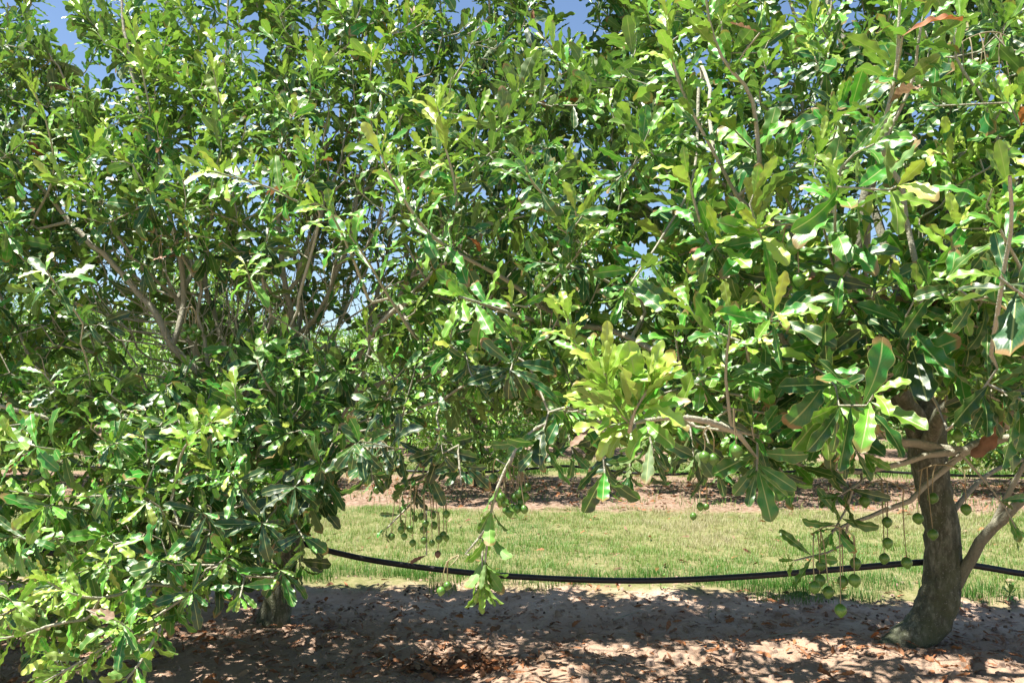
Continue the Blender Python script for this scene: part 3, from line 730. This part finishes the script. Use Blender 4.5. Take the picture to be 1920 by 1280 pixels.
# left tree
rosette(TL, 555, 912, 3.7, (.25, -.6, .1), 12, .20, .95, .4, (92, 55), .7)
rosette(TL, 525, 1068, 3.6, (.1, -.7, .2), 9, .17, .7, .4, (90, 50), .4)
rosette(TL, 435, 888, 3.6, (-.1, -.6, .5), 11, .18, .85, .35, (92, 45), .15)
rosette(TL, 225, 1165, 3.4, (-.1, -.5, .4), 12, .18, .6, .35, (92, 40), .35)
rosette(TL, 460, 497, 4.0, (-.05, -.6, .6), 11, .19, .4, .1, (92, 50), .15)
rosette(TL, 87, 507, 3.7, (.0, -.6, .4), 10, .19, .7, .3, (90, 50), .2)
rosette(TL, 440, 720, 3.9, (.1, -.5, .7), 10, .16, .55, .1, (85, 35), .1)
rosette(TL, 300, 950, 3.6, (.1, -.5, .3), 10, .16, .85, .4, (90, 45), .7)
rosette(TL, 360, 1110, 3.5, (.2, -.5, .1), 10, .15, .75, .5, (90, 45), .5)
rosette(TL, 425, 1045, 3.6, (.3, -.5, .2), 9, .15, .6, .4, (90, 45), .35)
branch(TL, [(330, 900), (340, 850), (370, 810), (400, 790)], 3.9, 3.6, .15, .3, .04, 3, .35, .1, -.1)
branch(TL, [(560, 790), (500, 720), (480, 660), (500, 640)], 4.2, 3.8, .15, .35, .045, 3, .6, .3, .0)
branch(TL, [(260, 1100), (200, 1120), (140, 1115), (90, 1090)], 3.7, 3.4, .15, .35, .04, 3, .3, .1, -.1)
branch(TL, [(420, 1060), (330, 1130), (250, 1180), (150, 1240), (60, 1290)], 3.8, 3.3, .15, .75, .05, 3, .45, .2, .1)
branch(TL, [(300, 1180), (270, 1230), (240, 1270), (200, 1310)], 3.5, 3.3, .14, .4, .05, 3, .5, .25, .2)
branch(TL, [(330, 950), (250, 930), (120, 930), (20, 920)], 4.2, 3.9, .15, .7, .055, 3, .4, .15, .05)
branch(TL, [(160, 1160), (100, 1170), (40, 1190), (-30, 1200)], 3.6, 3.4, .15, .4, .05, 3, .45, .2, .1)
branch(TL, [(560, 560), (600, 400), (560, 380), (500, 350), (430, 330), (390, 320)], 4.3, 3.7, .19, .5, .05, 3, .45, .1, -.05, .009, .004)
branch(TL, [(690, 560), (660, 480), (620, 400), (590, 380)], 3.8, 3.4, .17, .35, .05, 3, .5, .2, .0)
branch(TL, [(480, 500), (440, 380), (420, 240), (400, 130)], 4.9, 4.5, .17, .6, .05, 3, .35, .1, -.1, .009, .004)
branch(TL, [(330, 450), (300, 300), (270, 150), (250, 60)], 4.9, 4.6, .17, .6, .05, 3, .35, .1, -.1, .009, .004)
branch(TL, [(60, 420), (100, 330), (90, 240), (60, 160)], 4.9, 4.4, .17, .6, .05, 3, .35, .15, -.1, .009, .004)
branch(TL, [(860, 420), (850, 330), (830, 260), (820, 200)], 3.6, 3.4, .17, .4, .05, 3, .3, .05, -.2)

# ------------------------------------------------------------------ the rest of the crowns
def tree_of(x):
    xx = x + rng.normal(0, .12)
    return TO if xx < XB[0] else (TL if xx < XB[1] else TR)
tg = []
for _ in range(60000):
    p = np.array([rng.uniform(-6.6, 4.6), rng.uniform(1.7, 7.0), rng.uniform(.25, 5.9)])
    px, py, dep = (float(np.ravel(v)[0]) for v in proj(p))
    if p[2] > ztop(p[0]): continue
    bk = 6.5 - .45 * max(0, p[2] - 3.2) + (-AL[1] * 0) - p[0] * SK
    if p[1] > bk: continue
    yl = float(np.interp(px, YLOW_X, YLOW_Y)) - 22
    if py > yl: continue
    s = p[1] - yfront(px, py)
    if s < 0 or (dep < 3.0 and blob(px, py, 1140, 735, 110, 75) > .4): continue
    dn = float(density(px, py)) if -100 < px < 2020 else 1.0
    back = bk - p[1]
    if s < 0.75: pr = (0.70 if py > 420 else .98) * dn
    elif back < .8: pr = (.42 if p[2] < 3.3 else .68) * (0.1 + 0.9 * dn)
    else: pr = (.07 if py > 300 else .13) * dn
    if p[2] > ztop(p[0]) - .6: pr = max(pr, .36)
    if py < -70: pr *= .2
    cav = 0 if back < .6 else float(blob(px, py, 420, 560, 250, 130) + .9 * blob(px, py, 650, 500, 110, 110) + .9 * blob(px, py, 1520, 570, 90, 110) + .7 * blob(px, py, 160, 640, 150, 60) + .6 * blob(px, py, 1250, 420, 80, 80))
    pr *= 1 - min(.82, .95 * cav)
    if back < .9 and blob(px, py, 430, 500, 330, 190) > .35: pr = .8
    shade = back < 1.2 and py < 640
    if shade: pr = max(pr, .85)
    pr *= np.clip(.25 + 1.5 * vnoise(px / 75, py / 60 + p[1] * 2.2, 41), .3 if py > 420 else .6, 1.4)
    if -50 < px < 1970 and hole(px, py + 20) < 1.15: continue
    gp = p - SUN * (p[2] / SUN[2])                       # gaps in the crown that let sun patches reach the soil
    sh = vnoise(gp[0] * 1.15 + 3, gp[1] * 2.3 + 5, 77)
    if shade and 4.3 < gp[1] < 7.3 and vnoise(gp[0] * 1.15 + 3, gp[1] * 2.3 + 5, 77) > .48: pr *= .25 if py > 300 else .45
    if not shade and 3.9 < gp[1] < 7.2 and sh > .44: pr *= .10 if s > .6 and py > 150 else .42
    if rng.random() < pr * 0.80: tg.append((p, s, px, py))
cent = {id(TO): np.array([-6, 6.45, 1.1]), id(TL): P(525, 890, 5.8), id(TR): P(1737, 780, 5.3)}
def fill(n, x, y, d, s=0.0):
    for _ in range(n):
        a, b = rng.uniform(*x), rng.uniform(*y)
        if b > np.interp(a, YLOW_X, YLOW_Y) + 15: continue
        if hole(a, b) < 1 or blob(a, b, 110, 895, 150, 55) > rng.uniform(.2, 1) or blob(a, b, 50, 1040, 120, 42) > rng.uniform(.2, .8) or blob(a, b, 1735, 760, 45, 100) > rng.uniform(.2, .9) or blob(a, b, 820, 790, 210, 90) > rng.uniform(.1, .7): continue
        q = P(a, b, rng.uniform(*d)); gq = q - SUN * (q[2] / SUN[2])
        if a > 620 and vnoise(gq[0] * 1.15 + 3, gq[1] * 2.3 + 5, 77) > .46 and rng.random() < .6: continue
        tg.append((q, s, a, b))
fill(150, (190, 660), (770, 1090), (3.7, 4.9)); fill(95, (-80, 300), (780, 1235), (3.5, 4.6)); fill(60, (640, 1500), (760, 850), (2.9, 4.0)); fill(50, (1430, 1930), (560, 780), (2.3, 3.4))
fill(130, (650, 1500), (520, 800), (3.6, 5.4)); fill(90, (0, 640), (640, 800), (4.2, 5.6))
tg = [(tree_of(p[0]), p, s, px, py) for p, s, px, py in tg]
tg.sort(key=lambda a: np.linalg.norm(a[1] - cent[id(a[0])]))
# bare grey sticks inside the crowns
bare = []
for _ in range(420): bare.append((TL, P(rng.normal(560, 170), rng.normal(470, 110), rng.uniform(4.8, 6.4))))
for _ in range(170): bare.append((TL, P(rng.normal(330, 120), rng.normal(590, 60), rng.uniform(4.7, 5.6))))
for _ in range(90): bare.append((TR, P(rng.normal(1480, 170), rng.normal(480, 130), rng.uniform(4.3, 6.2))))
for _ in range(40): bare.append((TL, P(rng.normal(150, 120), rng.normal(780, 60), rng.uniform(4.6, 5.8))))
for T, p in bare: T.sk.connect(p, .75, step=.16, wig=.010, enddir=norm(np.array([rng.normal(0, .35), rng.normal(0, .3), 1])))
for T, p, s, px, py in tg:
    front = s < .7
    out = norm(p - cent[id(T)])
    low = py > 700
    ed = norm(out * .6 + np.array([0, -.35, 0]) * front + UP * (.75 if not low else .1) + rng.normal(0, .35, 3))
    ids = T.sk.connect(p, .38, enddir=ed)
    path = T.sk.pos[ids]
    tot = np.sum(np.linalg.norm(np.diff(path, axis=0), axis=1)) if len(ids) > 1 else 0
    if tot < .08: continue
    young_lit = float(np.clip((.10 if not (px < 330 and py > 780) else -.12) + .45 * vnoise(p[0] * 1.3 + 7, p[2] * 1.3, 9) + (.10 if low else 0) + rng.normal(0, .12), .02, 1))  # lower left shoots get a brighter leaf colour, standing in for sunlight
    age_old = min(1, young_lit + .42); hang = (.35 if low else .02) + rng.normal(0, .12)
    shoot_leaves(T.crown, path, rng.uniform(.26, .5), .044, 3, rng.uniform(.125, .225) * (.90 if px < 1050 else (.92 if py < 350 else 1)), age_old, young_lit - .12, hang, dead=.008, skip=.14)
print("shoots", len(tg), "leaves", [T.crown.count() for T in TREES])

# ------------------------------------------------------------------ nuts
NUTS = []
def cluster(T, anchor, d, nuts, r=.0185, m=None, jit=.05, sub=0):
    a = P(anchor[0], anchor[1], d); T.nb = getattr(T, 'nb', 100) + 1; limb = T.nb
    T.sk.connect(a, .2, limb=T.sk.limb[T.sk.nearest(a, .2)])
    mb = MB(); tops = []; xs = [P(x, y, d)[0] for x, y in nuts]
    if len(nuts) > 1:
        e0 = a + np.array([(min(xs) - a[0]) * .85, .02, -.03]); e1 = a + np.array([(max(xs) - a[0]) * .85, -.02, -.035])
        mb.tube(bez(e0, a + UP * .03, e1, 14), np.r_[np.linspace(.0018, .0034, 7), np.linspace(.0034, .0018, 7)], 5, cap=False)
        arm = bez(e0, a + UP * .03, e1, 40)
    else: arm = a[None]
    for k, (x, y) in enumerate(nuts):
        c = P(x, y, d + rng.uniform(-jit, jit)); rr = r * rng.uniform(.88, 1.08)
        top = c + UP * rr * 1.02
        st_ = arm[np.argmin(np.abs(arm[:, 0] - (top[0] + rng.normal(0, .012))))]
        up = np.linalg.norm(st_ - top)
        mid = np.array([top[0] * .8 + st_[0] * .2 + rng.normal(0, .008), top[1] * .8 + st_[1] * .2, max(st_[2] - .25 * up, top[2] + .3 * up)])
        pts = bez(st_, mid, top, 9); mb.tube(pts, np.linspace(.0028, .0018, 9), 5, cap=False)
        tops.append((c, rr))
    st = mb.build("nut_cluster", M_STALK, T.root)
    for c, rr in tops: nut_obj("nut", m or M_NUT, c, rr, st, (rng.uniform(-.3, .3), rng.uniform(-.3, .3), rng.uniform(0, 6)))
cluster(TR, (1655, 900), 3.1, [(1663, 978), (1664, 1017), (1658, 1046), (1700, 1054), (1621, 939)], .0215)
cluster(TR, (1770, 870), 3.3, [(1811, 954), (1749, 933), (1721, 971), (1749, 1001)], .0215)
cluster(TR, (1562, 985), 3.05, [(1539, 1059), (1604, 1055), (1537, 1087), (1580, 1089), (1602, 1087), (1553, 1109), (1576, 1143), (1527, 1100)], .0215)
cluster(TR, (1376, 765), 2.45, [(1381, 845)], .0215)
cluster(TR, (1325, 800), 2.6, [(1321, 856), (1338, 860)], .018)
cluster(TR, (1312, 890), 3.0, [(1313, 949), (1324, 949), (1300, 967)], .0135)
cluster(TR, (1795, 770), 3.2, [(1794, 816), (1766, 731)], .024)
cluster(TR, (1480, 420), 2.6, [(1466, 472), (1487, 462), (1498, 524)], .023)
cluster(TR, (1580, 450), 2.5, [(1576, 502)], .023)
cluster(TR, (1702, 500), 2.7, [(1702, 549)], .022)
cluster(TR, (1010, 565), 3.4, [(1011, 597), (1025, 601), (1015, 627), (1031, 625), (975, 631), (972, 621), (994, 646), (1067, 611)], .0215)
cluster(TR, (905, 600), 3.3, [(894, 669)], .020)
cluster(TR, (1070, 490), 3.7, [(1030, 537), (1055, 547), (1087, 539), (1075, 549), (1050, 540)], .0215)
cluster(TR, (1185, 270), 4.0, [(1186, 299), (1147, 339), (1159, 343), (1172, 319), (1184, 317), (1169, 331), (1174, 343), (1196, 346), (1186, 354), (1194, 361), (1209, 363), (1177, 368), (1189, 374), (1206, 376), (1194, 390), (1160, 352)], .018)
cluster(TR, (1860, 60), 2.9, [(1885, 102), (1824, 129), (1804, 176), (1838, 171), (1895, 171), (1876, 183), (1850, 140)], .0235)
cluster(TR, (1740, 110), 2.8, [(1732, 173)], .02)
cluster(TR, (1752, 262), 2.9, [(1767, 290)], .020, M_NUTB)
cluster(TL, (305, 440), 4.5, [(299, 499), (306, 527), (282, 470), (320, 455)], .020)
cluster(TL, (345, 430), 4.6, [(344, 470), (352, 476), (349, 462), (358, 480)], .017)
cluster(TL, (356, 575), 4.6, [(356, 621), (348, 612), (366, 614), (362, 632), (345, 628), (372, 624)], .020)
cluster(TO, (60, 300), 4.9, [(28, 356), (15, 363), (44, 371), (72, 378), (89, 332), (20, 340)], .022)
cluster(TL, (700, 820), 3.7, [(692, 869), (684, 876), (711, 892), (712, 904), (729, 902), (718, 915), (706, 918), (732, 884), (722, 911)], .0165)
cluster(TL, (790, 900), 3.6, [(837, 963), (812, 965), (790, 967), (778, 971), (798, 981), (814, 984), (794, 992), (752, 992), (769, 991), (734, 1005), (758, 1005), (774, 1017), (795, 1012), (810, 1017), (837, 1008), (823, 1010), (831, 1002)], .0155)
cluster(TL, (822, 960), 3.6, [(821, 1038)], .0155, M_NUTB)
cluster(TR, (958, 872), 3.05, [(989, 912), (979, 917), (966, 931), (985, 931), (947, 942), (961, 952), (983, 954), (949, 956), (970, 953), (940, 931), (955, 960), (972, 925), (976, 942)], .0165)
cluster(TR, (930, 860), 3.1, [(925, 896)], .0165)
cluster(TR, (880, 1040), 3.0, [(839, 1097), (827, 1107)], .016)

# dead orange leaves that stand out
def deadleaf(T, px, py, d, dr, nrm, ln):
    lv = Leaves(); lv.add(np.array([P(px, py, d)]), np.array([dr], float), np.array([nrm], float), np.array([ln]), np.array([.5]), np.array([1.0]))
    T.sk.connect(P(px, py, d), .2, limb=T.sk.limb[T.sk.nearest(P(px, py, d), .2)])
    tag(lv.build("dead_leaf", T.root), "dried orange brown leaf")
deadleaf(TR, 1108, 800, 2.15, (-.55, -.3, -.55), (-.3, -.8, .5), .085)
deadleaf(TR, 1692, 68, 2.35, (.75, -.2, .45), (-.4, -.7, .6), .20)
deadleaf(TR, 1425, 62, 2.6, (-.8, -.3, .1), (-.1, -.5, .8), .12)
deadleaf(TL, 162, 1142, 3.4, (.85, -.2, -.15), (0, -.7, .7), .14)
deadleaf(TL, 800, 1040, 3.6, (-.8, -.2, -.3), (0, -.8, .5), .08)
deadleaf(TR, 1335, 465, 3.0, (-.9, -.2, .1), (0, -.7, .7), .09)
deadleaf(TL, 305, 265, 4.6, (-.3, -.2, -.8), (0, -.9, .2), .08)

# ------------------------------------------------------------------ link the front-row trees
for T in TREES:
    res = T.sk.meshes(14)
    for limb, mb in sorted(res.items()):
        if limb == 0: mb.build("trunk", M_BARK, T.root)
        elif limb < 100: mb.build("limb", M_BARK, T.root)
    for limb, lv, lab in T.parts:
        if limb in res:
            st = res[limb].build("leafy_branch", M_BARK, T.root)
            if lab: st["label"] = lab
            lv.build("leaves", st)
    T.crown.build("crown", T.root)

# ------------------------------------------------------------------ trees of the rows behind
def far_tree(seed, nsh, h=5.4):
    r = np.random.default_rng(seed); T = Tree("macadamia_tree", (0, 0), "x", "tree", None); T.base = np.zeros(3); T.root.location = (0, 0, 0)
    lean = r.normal(0, .08, 2)
    T.trunk([np.array(q) for q in ((0, 0, -.05), (lean[0] * .4, lean[1] * .4, .3), (lean[0], lean[1], .75), (lean[0] * 1.1, lean[1], 1.0))], [.15, .115, .10, .095], 10)
    top = np.array([lean[0] * 1.1, lean[1], 1.0])
    for k in range(7):
        a = k * 2 * math.pi / 7 + r.normal(0, .2); o = np.array([math.cos(a), math.sin(a), 0])
        T.limb([top, top + o * .5 + UP * .7, top + o * 1.0 + UP * r.uniform(1.2, 2.0), top + o * r.uniform(1.0, 1.6) + UP * r.uniform(2.0, 3.4)], .055, .014)
    pts = []
    while len(pts) < nsh:
        q = r.uniform(-1, 1, 3); rr = np.linalg.norm(q)
        rr = (abs(q[0]) ** 3 + abs(q[1]) ** 3 + abs(q[2]) ** 3) ** (1 / 3)
        if rr > 1 or r.random() > .10 + .9 * rr ** 3: continue
        p = np.array([q[0] * 2.35, q[1] * 1.7, .20 + (q[2] + 1) / 2 * (h - .20)])
        wide = (1.0 if p[2] < 2.0 else 1.0 - .45 * ((p[2] - 2.0) / (h - 2.0)) ** 1.5)
        p[:2] *= wide * (1 + .22 * (vnoise(math.atan2(q[1], q[0]) * 2 + 9, q[2] * 3, seed) - .5))
        pts.append(p)
    pts.sort(key=lambda p: np.linalg.norm(p - top))
    for p in pts:
        o = norm(p - top); ids = T.sk.connect(p, .38, r=r, step=.2, enddir=norm(o + UP * (.5 if p[2] > 1.5 else -.1) + r.normal(0, .3, 3)))
        path = T.sk.pos[ids]
        if len(ids) < 2: continue
        shoot_leaves(T.crown, path, r.uniform(.3, .5), .06, 3, r.uniform(.15, .19), r.uniform(.3, .75), r.uniform(.02, .4), .08, r=r, skip=.1)
    res = T.sk.meshes(8, thin=3)
    mb = res.pop(0); mb.build("trunk", M_BARK, T.root)
    for limb, mb in sorted(res.items()): mb.build("limb", M_BARK, T.root)
    T.crown.build("crown", T.root, lod=2)
    return T.root
PROTO = [far_tree(21, 950, 4.7), far_tree(22, 950, 4.3), far_tree(23, 900, 5.0)]
used = [False] * 3
def plant(k, s, c, rz, sz, label, group):
    x, y = on_row(s, c); root = PROTO[k]
    if used[k]:
        n = root.copy(); COL.objects.link(n)
        for ch in root.children:
            q = ch.copy(); q.parent = n; COL.objects.link(q)
        root = n
    used[k] = True
    root.location = (x, y, gz(x, y)); root.rotation_euler = (0, 0, rz); root.scale = (sz,) * 3
    tag(root, label, "tree", group)
R2 = [(-10.6, "second row nut tree showing between the branches at the left edge"), (-6.2, "second row nut tree behind the low leafy skirt at the left"), (-1.55, "second row nut tree with its trunk behind the dark hanging leaves near the centre"),
      (3.0, "second row nut tree behind the yellow green fan of leaves"), (7.6, "second row nut tree whose dark trunk stands at the right edge of the photo"), (12.0, "second row nut tree just beyond the right edge")]
for k, (s, lab) in enumerate(R2): plant(k % 3, s + .0, ROWS[1], k * 2.3, rng.uniform(.92, 1.05), lab, "macadamia trees of the second row")
for ri, c, n, word in ((2, ROWS[2], 9, "third"), (3, ROWS[3], 11, "fourth"), (4, ROWS[4], 13, "fifth")):
    for k in range(n):
        plant((k + ri) % 3, (k - (n - 1) / 2) * 4.4 + rng.normal(0, .2), c, rng.uniform(0, 6.28), rng.uniform(.85, 1.05), "distant nut tree in the %s row, glimpsed through the branches" % word, "macadamia trees of the %s row" % word)

# ------------------------------------------------------------------ irrigation hoses
def hose(pts, r, label, n=90, posts=()):
    p = smooth_path(pts, n); mb = MB(); mb.tube(p, r, 10)
    return tag(mb.build("irrigation_hose", M_HOSE), label, "hose", "black irrigation hoses")
hose(PP((-420, 985, 6.15), (-150, 1010, 6.05), (0, 1026, 6.0), (140, 1040, 5.98), (300, 1048, 5.97), (450, 1030, 5.97), (545, 1014, 5.97), (600, 1028, 5.95), (700, 1050, 5.9), (850, 1070, 5.84), (1000, 1082, 5.77), (1200, 1088, 5.68), (1400, 1080, 5.6), (1600, 1064, 5.5), (1735, 1053, 5.43), (1800, 1056, 5.42), (1860, 1065, 5.4), (1920, 1075, 5.38), (2100, 1095, 5.3), (2400, 1080, 5.15)),
     .021, "sagging black hose slung between the front row trunks, nearest the camera")
for c, h, lab in ((ROWS[1] - .3, .34, "black hose strung along the second row of trees above the reddish mulch"), (ROWS[2] - .3, .45, "thin dark hose line along the third row, farthest back")):
    pts = []
    for k in range(-30, 31):
        x, y = on_row(k * .55, c); pts.append((x, y, gz(x, y) + h - .10 * math.sin((k * .55 % 4.5) / 4.5 * math.pi)))
    hose(pts, .021, lab, 160)

# ------------------------------------------------------------------ grass, litter, fallen nuts
def grass(name, n, cx, cc, dens, hmin, hmax, wd, lab=None):
    s = rng.uniform(cx[0], cx[1], n); c = rng.uniform(cc[0], cc[1], n)
    x = AL[0] * s + NR[0] * c; y = AL[1] * s + NR[1] * c
    nz = vnoise(x * .9, y * .9, 31); nz2 = vnoise(x * 3.5, y * 3.5, 32)
    edge = np.minimum((c - cc[0] - .12 + (nz2 - .5) * 1.1 + (nz - .5) * .9 + .22 * np.clip(s - 1, -1, 1)) / .3, (cc[1] - c + (nz2 - .5) * .8) / .5)
    keep = (rng.random(n) < np.clip(edge, 0, 1)) & (rng.random(n) < dens * np.clip(.15 + 1.3 * nz2, .1, 1))
    x, y, c, nz, nz2, edge = (v[keep] for v in (x, y, c, nz, nz2, edge)); n = len(x)
    lush = np.exp(-((c - cc[0] - .55) / .35) ** 2)
    h = rng.uniform(hmin, hmax, n) * (.6 + .6 * nz2 + .9 * lush); a = rng.uniform(0, 6.28, n); ln = rng.uniform(.1, .9, n) * h * (1.2 - .6 * lush)
    wv = np.stack([np.cos(a + 1.57 + rng.normal(0, .4, n)), np.sin(a + 1.57), 0 * a], -1) * (wd * rng.uniform(.7, 1.3, n))[:, None]
    b = np.stack([x, y, gz(x, y) - .004], -1); dr = np.stack([np.cos(a), np.sin(a), 0 * a], -1)
    m = b + dr * (ln * .4)[:, None] + UP * (h * .62)[:, None]; t = b + dr * ln[:, None] + UP * (h * .95)[:, None]
    V = np.stack([b - wv, b + wv, m + wv * .75, m - wv * .75, t + wv * .12, t - wv * .12], 1).reshape(-1, 3)
    o = (np.arange(n) * 6)[:, None]; Q = np.concatenate([o + np.array([0, 1, 2, 3]), o + np.array([3, 2, 4, 5])])
    col = np.clip(.60 + 1.0 * (nz - .5) + .5 * (nz2 - .5) + rng.normal(0, .2, n) - .7 * lush, 0, 1)
    T = np.repeat(np.stack([col, rng.random(n), 0 * col], -1), 6, 0)
    tag(build(name, V, Q, M_GRASS, None, {"tint": T}, origin=(0, 7, 0)), lab, "grass", None, "stuff")
grass("grass", 240000, (-7.5, 6.5), (6.42, 11.6), .8, .028, .075, .0022, "sunlit pale green mown grass of the first alley")
grass("grass", 26000, (-10, 10), (11.4, 16.2), .55, .03, .09, .004, "thin scattered tufts of grass in the mulch of the second row")
grass("grass", 130000, (-15, 15), (15.7, 19.7), .8, .05, .11, .006, "strip of mown grass in the second alley behind the mulch")
grass("grass", 60000, (-22, 22), (23.8, 27.8), .8, .05, .11, .012, "far strip of mown grass beyond the third row")

def litter(name, pts, lab, ln=(.06, .14), kind="stuff", m=None):
    lv = Leaves(); n = len(pts); x, y = pts[:, 0], pts[:, 1]; a = rng.uniform(0, 6.28, n)
    d = np.stack([np.cos(a), np.sin(a), rng.normal(0, .22, n)], -1); nn = norm(np.array([0, 0, 1]) + rng.normal(0, .35, (n, 3)))
    lv.add(np.stack([x, y, gz(x, y) + rng.uniform(.004, .022, n) + (.05 * np.exp(-((x - pile[0]) / .28) ** 2 - ((y - pile[1]) / .13) ** 2) * rng.random(n))], -1), d, nn, rng.uniform(ln[0], ln[1], n), rng.random(n), 1.0)
    V, Q, U, T = lv.arrays(1)
    return build(name, V, Q, M_DRY, None, {"luv": U, "tint": T}, origin=(0, 6, 0))
M_DRY = leaf_material("dry_leaf", STOPS, .55, .12)
def row_pts(n, s0, s1, c, sd):
    s = rng.uniform(s0, s1, n); cc = c + rng.normal(0, sd, n); return np.stack([AL[0] * s + NR[0] * cc, AL[1] * s + NR[1] * cc], -1)
pile = P(860, 1232, 4.95)[:2]; pile2 = P(545, 1170, 5.7)[:2]
pts = np.concatenate([row_pts(2600, -4.5, 4.5, 5.3, .75), np.array([2.6, 5.2]) + rng.normal(0, 1, (90, 2)) * (.35, .18), pile2 + rng.normal(0, 1, (90, 2)) * (.4, .25), row_pts(500, -5, 5, 8.8, 1.2)])
tag(litter("leaf_litter", pts, None, (.035, .115)), "dry brown leaf litter scattered over the bare soil", "leaf litter", None, "stuff")
tag(litter("leaf_litter", np.concatenate([pile + rng.normal(0, 1, (230, 2)) * (.26, .10), pile + np.array([.25, .1]) + rng.normal(0, 1, (60, 2)) * (.5, .2)]), None, (.07, .13)), "heap of curled brown and orange dead leaves on the shaded soil", "leaf litter", None, "stuff")
tag(litter("leaf_litter", row_pts(4500, -12, 12, ROWS[1] - .4, 1.2), None, (.08, .16)), "reddish leaf litter on the mulch strip under the second row", "leaf litter", None, "stuff")
# crumbs of soil
n = 2600; q = row_pts(n, -4.2, 4.2, 5.4, .8); sz = rng.uniform(.004, .014, n) * (1 + 1.2 * (rng.random(n) > .95))
CV = np.array([(-1, -1, -.6), (1, -1, -.6), (1, 1, -.6), (-1, 1, -.6), (-.7, -.7, .7), (.7, -.7, .7), (.7, .7, .7), (-.7, .7, .7)]); CQ = np.array([(0, 1, 5, 4), (1, 2, 6, 5), (2, 3, 7, 6), (3, 0, 4, 7), (4, 5, 6, 7)])
V = (CV[None] * (1 + rng.normal(0, .25, (n, 8, 3)))) * sz[:, None, None] + np.stack([q[:, 0], q[:, 1], gz(q[:, 0], q[:, 1]) + sz * .3], -1)[:, None]
M_CLOD = simple_material("soil_clod", (0.20, 0.13, 0.095), (0.36, 0.26, 0.20), 3, .95)
tag(build("soil_crumbs", V, (CQ[None] + (np.arange(n) * 8)[:, None, None]), M_CLOD, None, smooth=True), "small crumbs of soil on the bare ground", "soil crumbs", None, "stuff")
# fallen husks
def ground_at(px, py):
    y = 5.5
    for _ in range(8):
        p = P(px, py, y); g = gz(p[0], p[1]); y = y * (CAM[2] - g) / (CAM[2] - p[2])
    return P(px, py, y)
fn = [(rng.normal(785, 18), rng.normal(1108, 7)) for _ in range(16)] + [(rng.uniform(620, 1500), rng.uniform(1098, 1165)) for _ in range(22)] + [(rng.uniform(1490, 1720), rng.uniform(1110, 1170)) for _ in range(18)] + [(rng.uniform(1800, 1920), rng.uniform(1110, 1180)) for _ in range(6)]
for k, (a, b) in enumerate(fn):
    p = ground_at(a, b); r = rng.uniform(.007, .013)
    o = bpy.data.objects.new("fallen_nut", None) if False else None
    if M_NUTD.name not in _nutme: o = build("fallen_nut", NV, SQ, M_NUTD, None, origin=(0, 0, 0)); _nutme[M_NUTD.name] = o.data
    else: o = bpy.data.objects.new("fallen_nut", _nutme[M_NUTD.name]); COL.objects.link(o)
    o.location = (p[0], p[1], gz(p[0], p[1]) + r * .45); o.scale = (r, r * rng.uniform(.75, 1), r * .75); o.rotation_euler = tuple(rng.uniform(0, 6, 3))
    heap = k < 16
    tag(o, "dark dried nut husk in the small heap on pale soil before the hose" if heap else "dark dried nut husk lying scattered on the bare soil", "nut", "fallen husks in the heap" if heap else "fallen husks scattered on the soil")
# fallen twigs
for k, (a, b, c_, d_, lab) in enumerate([(690, 1248, 790, 1205, "thin pale twig on the shaded soil left of the leaf heap"), (1150, 1165, 1230, 1140, "short dry twig on the lit soil below the middle of the hose"), (1440, 1195, 1560, 1188, "dry twig on the soil left of the curved trunk"), (380, 1190, 470, 1210, "dry twig on the dark soil left of the hidden trunk")]):
    p0, p1 = ground_at(a, b), ground_at(c_, d_); p0 += UP * .012; p1 += UP * .012; mid = (p0 + p1) / 2 + np.array([.02, .01, .02]); mb = MB(); mb.tube(bez(p0, mid, p1, 10), np.linspace(.004, .002, 10), 5)
    tag(mb.build("twig", M_BARK), lab, "twig", "fallen twigs")
# a dry seedling stalk and green weeds
def weed(px, py, h, n, ln, age, lab):
    p = ground_at(px, py); p[2] = gz(p[0], p[1]); root = empty("weed", p, lab, "weed", "weeds on the bare soil"); mb = MB(); top = p + np.array([.01, 0, h])
    path = bez(p - UP * .01, p + np.array([-.012, 0, h * .5]), top, 8); mb.tube(path, np.linspace(.003, .0015, 8), 5); mb.build("stem", M_STALK, root)
    lv = Leaves(); shoot_leaves(lv, path, h * .85, h * .2, 3, ln, age, age, 0, 70, 30, skip=0); lv.build("leaves", root)
weed(1330, 1160, .12, 4, .03, .9, "small dark seedling standing alone on the bare soil right of centre")
weed(1895, 1130, .13, 6, .09, .55, "leafy green weed by the grass edge at the right")
weed(1240, 1105, .10, 6, .05, .6, "little green weed right under the lowest sag of the hose")
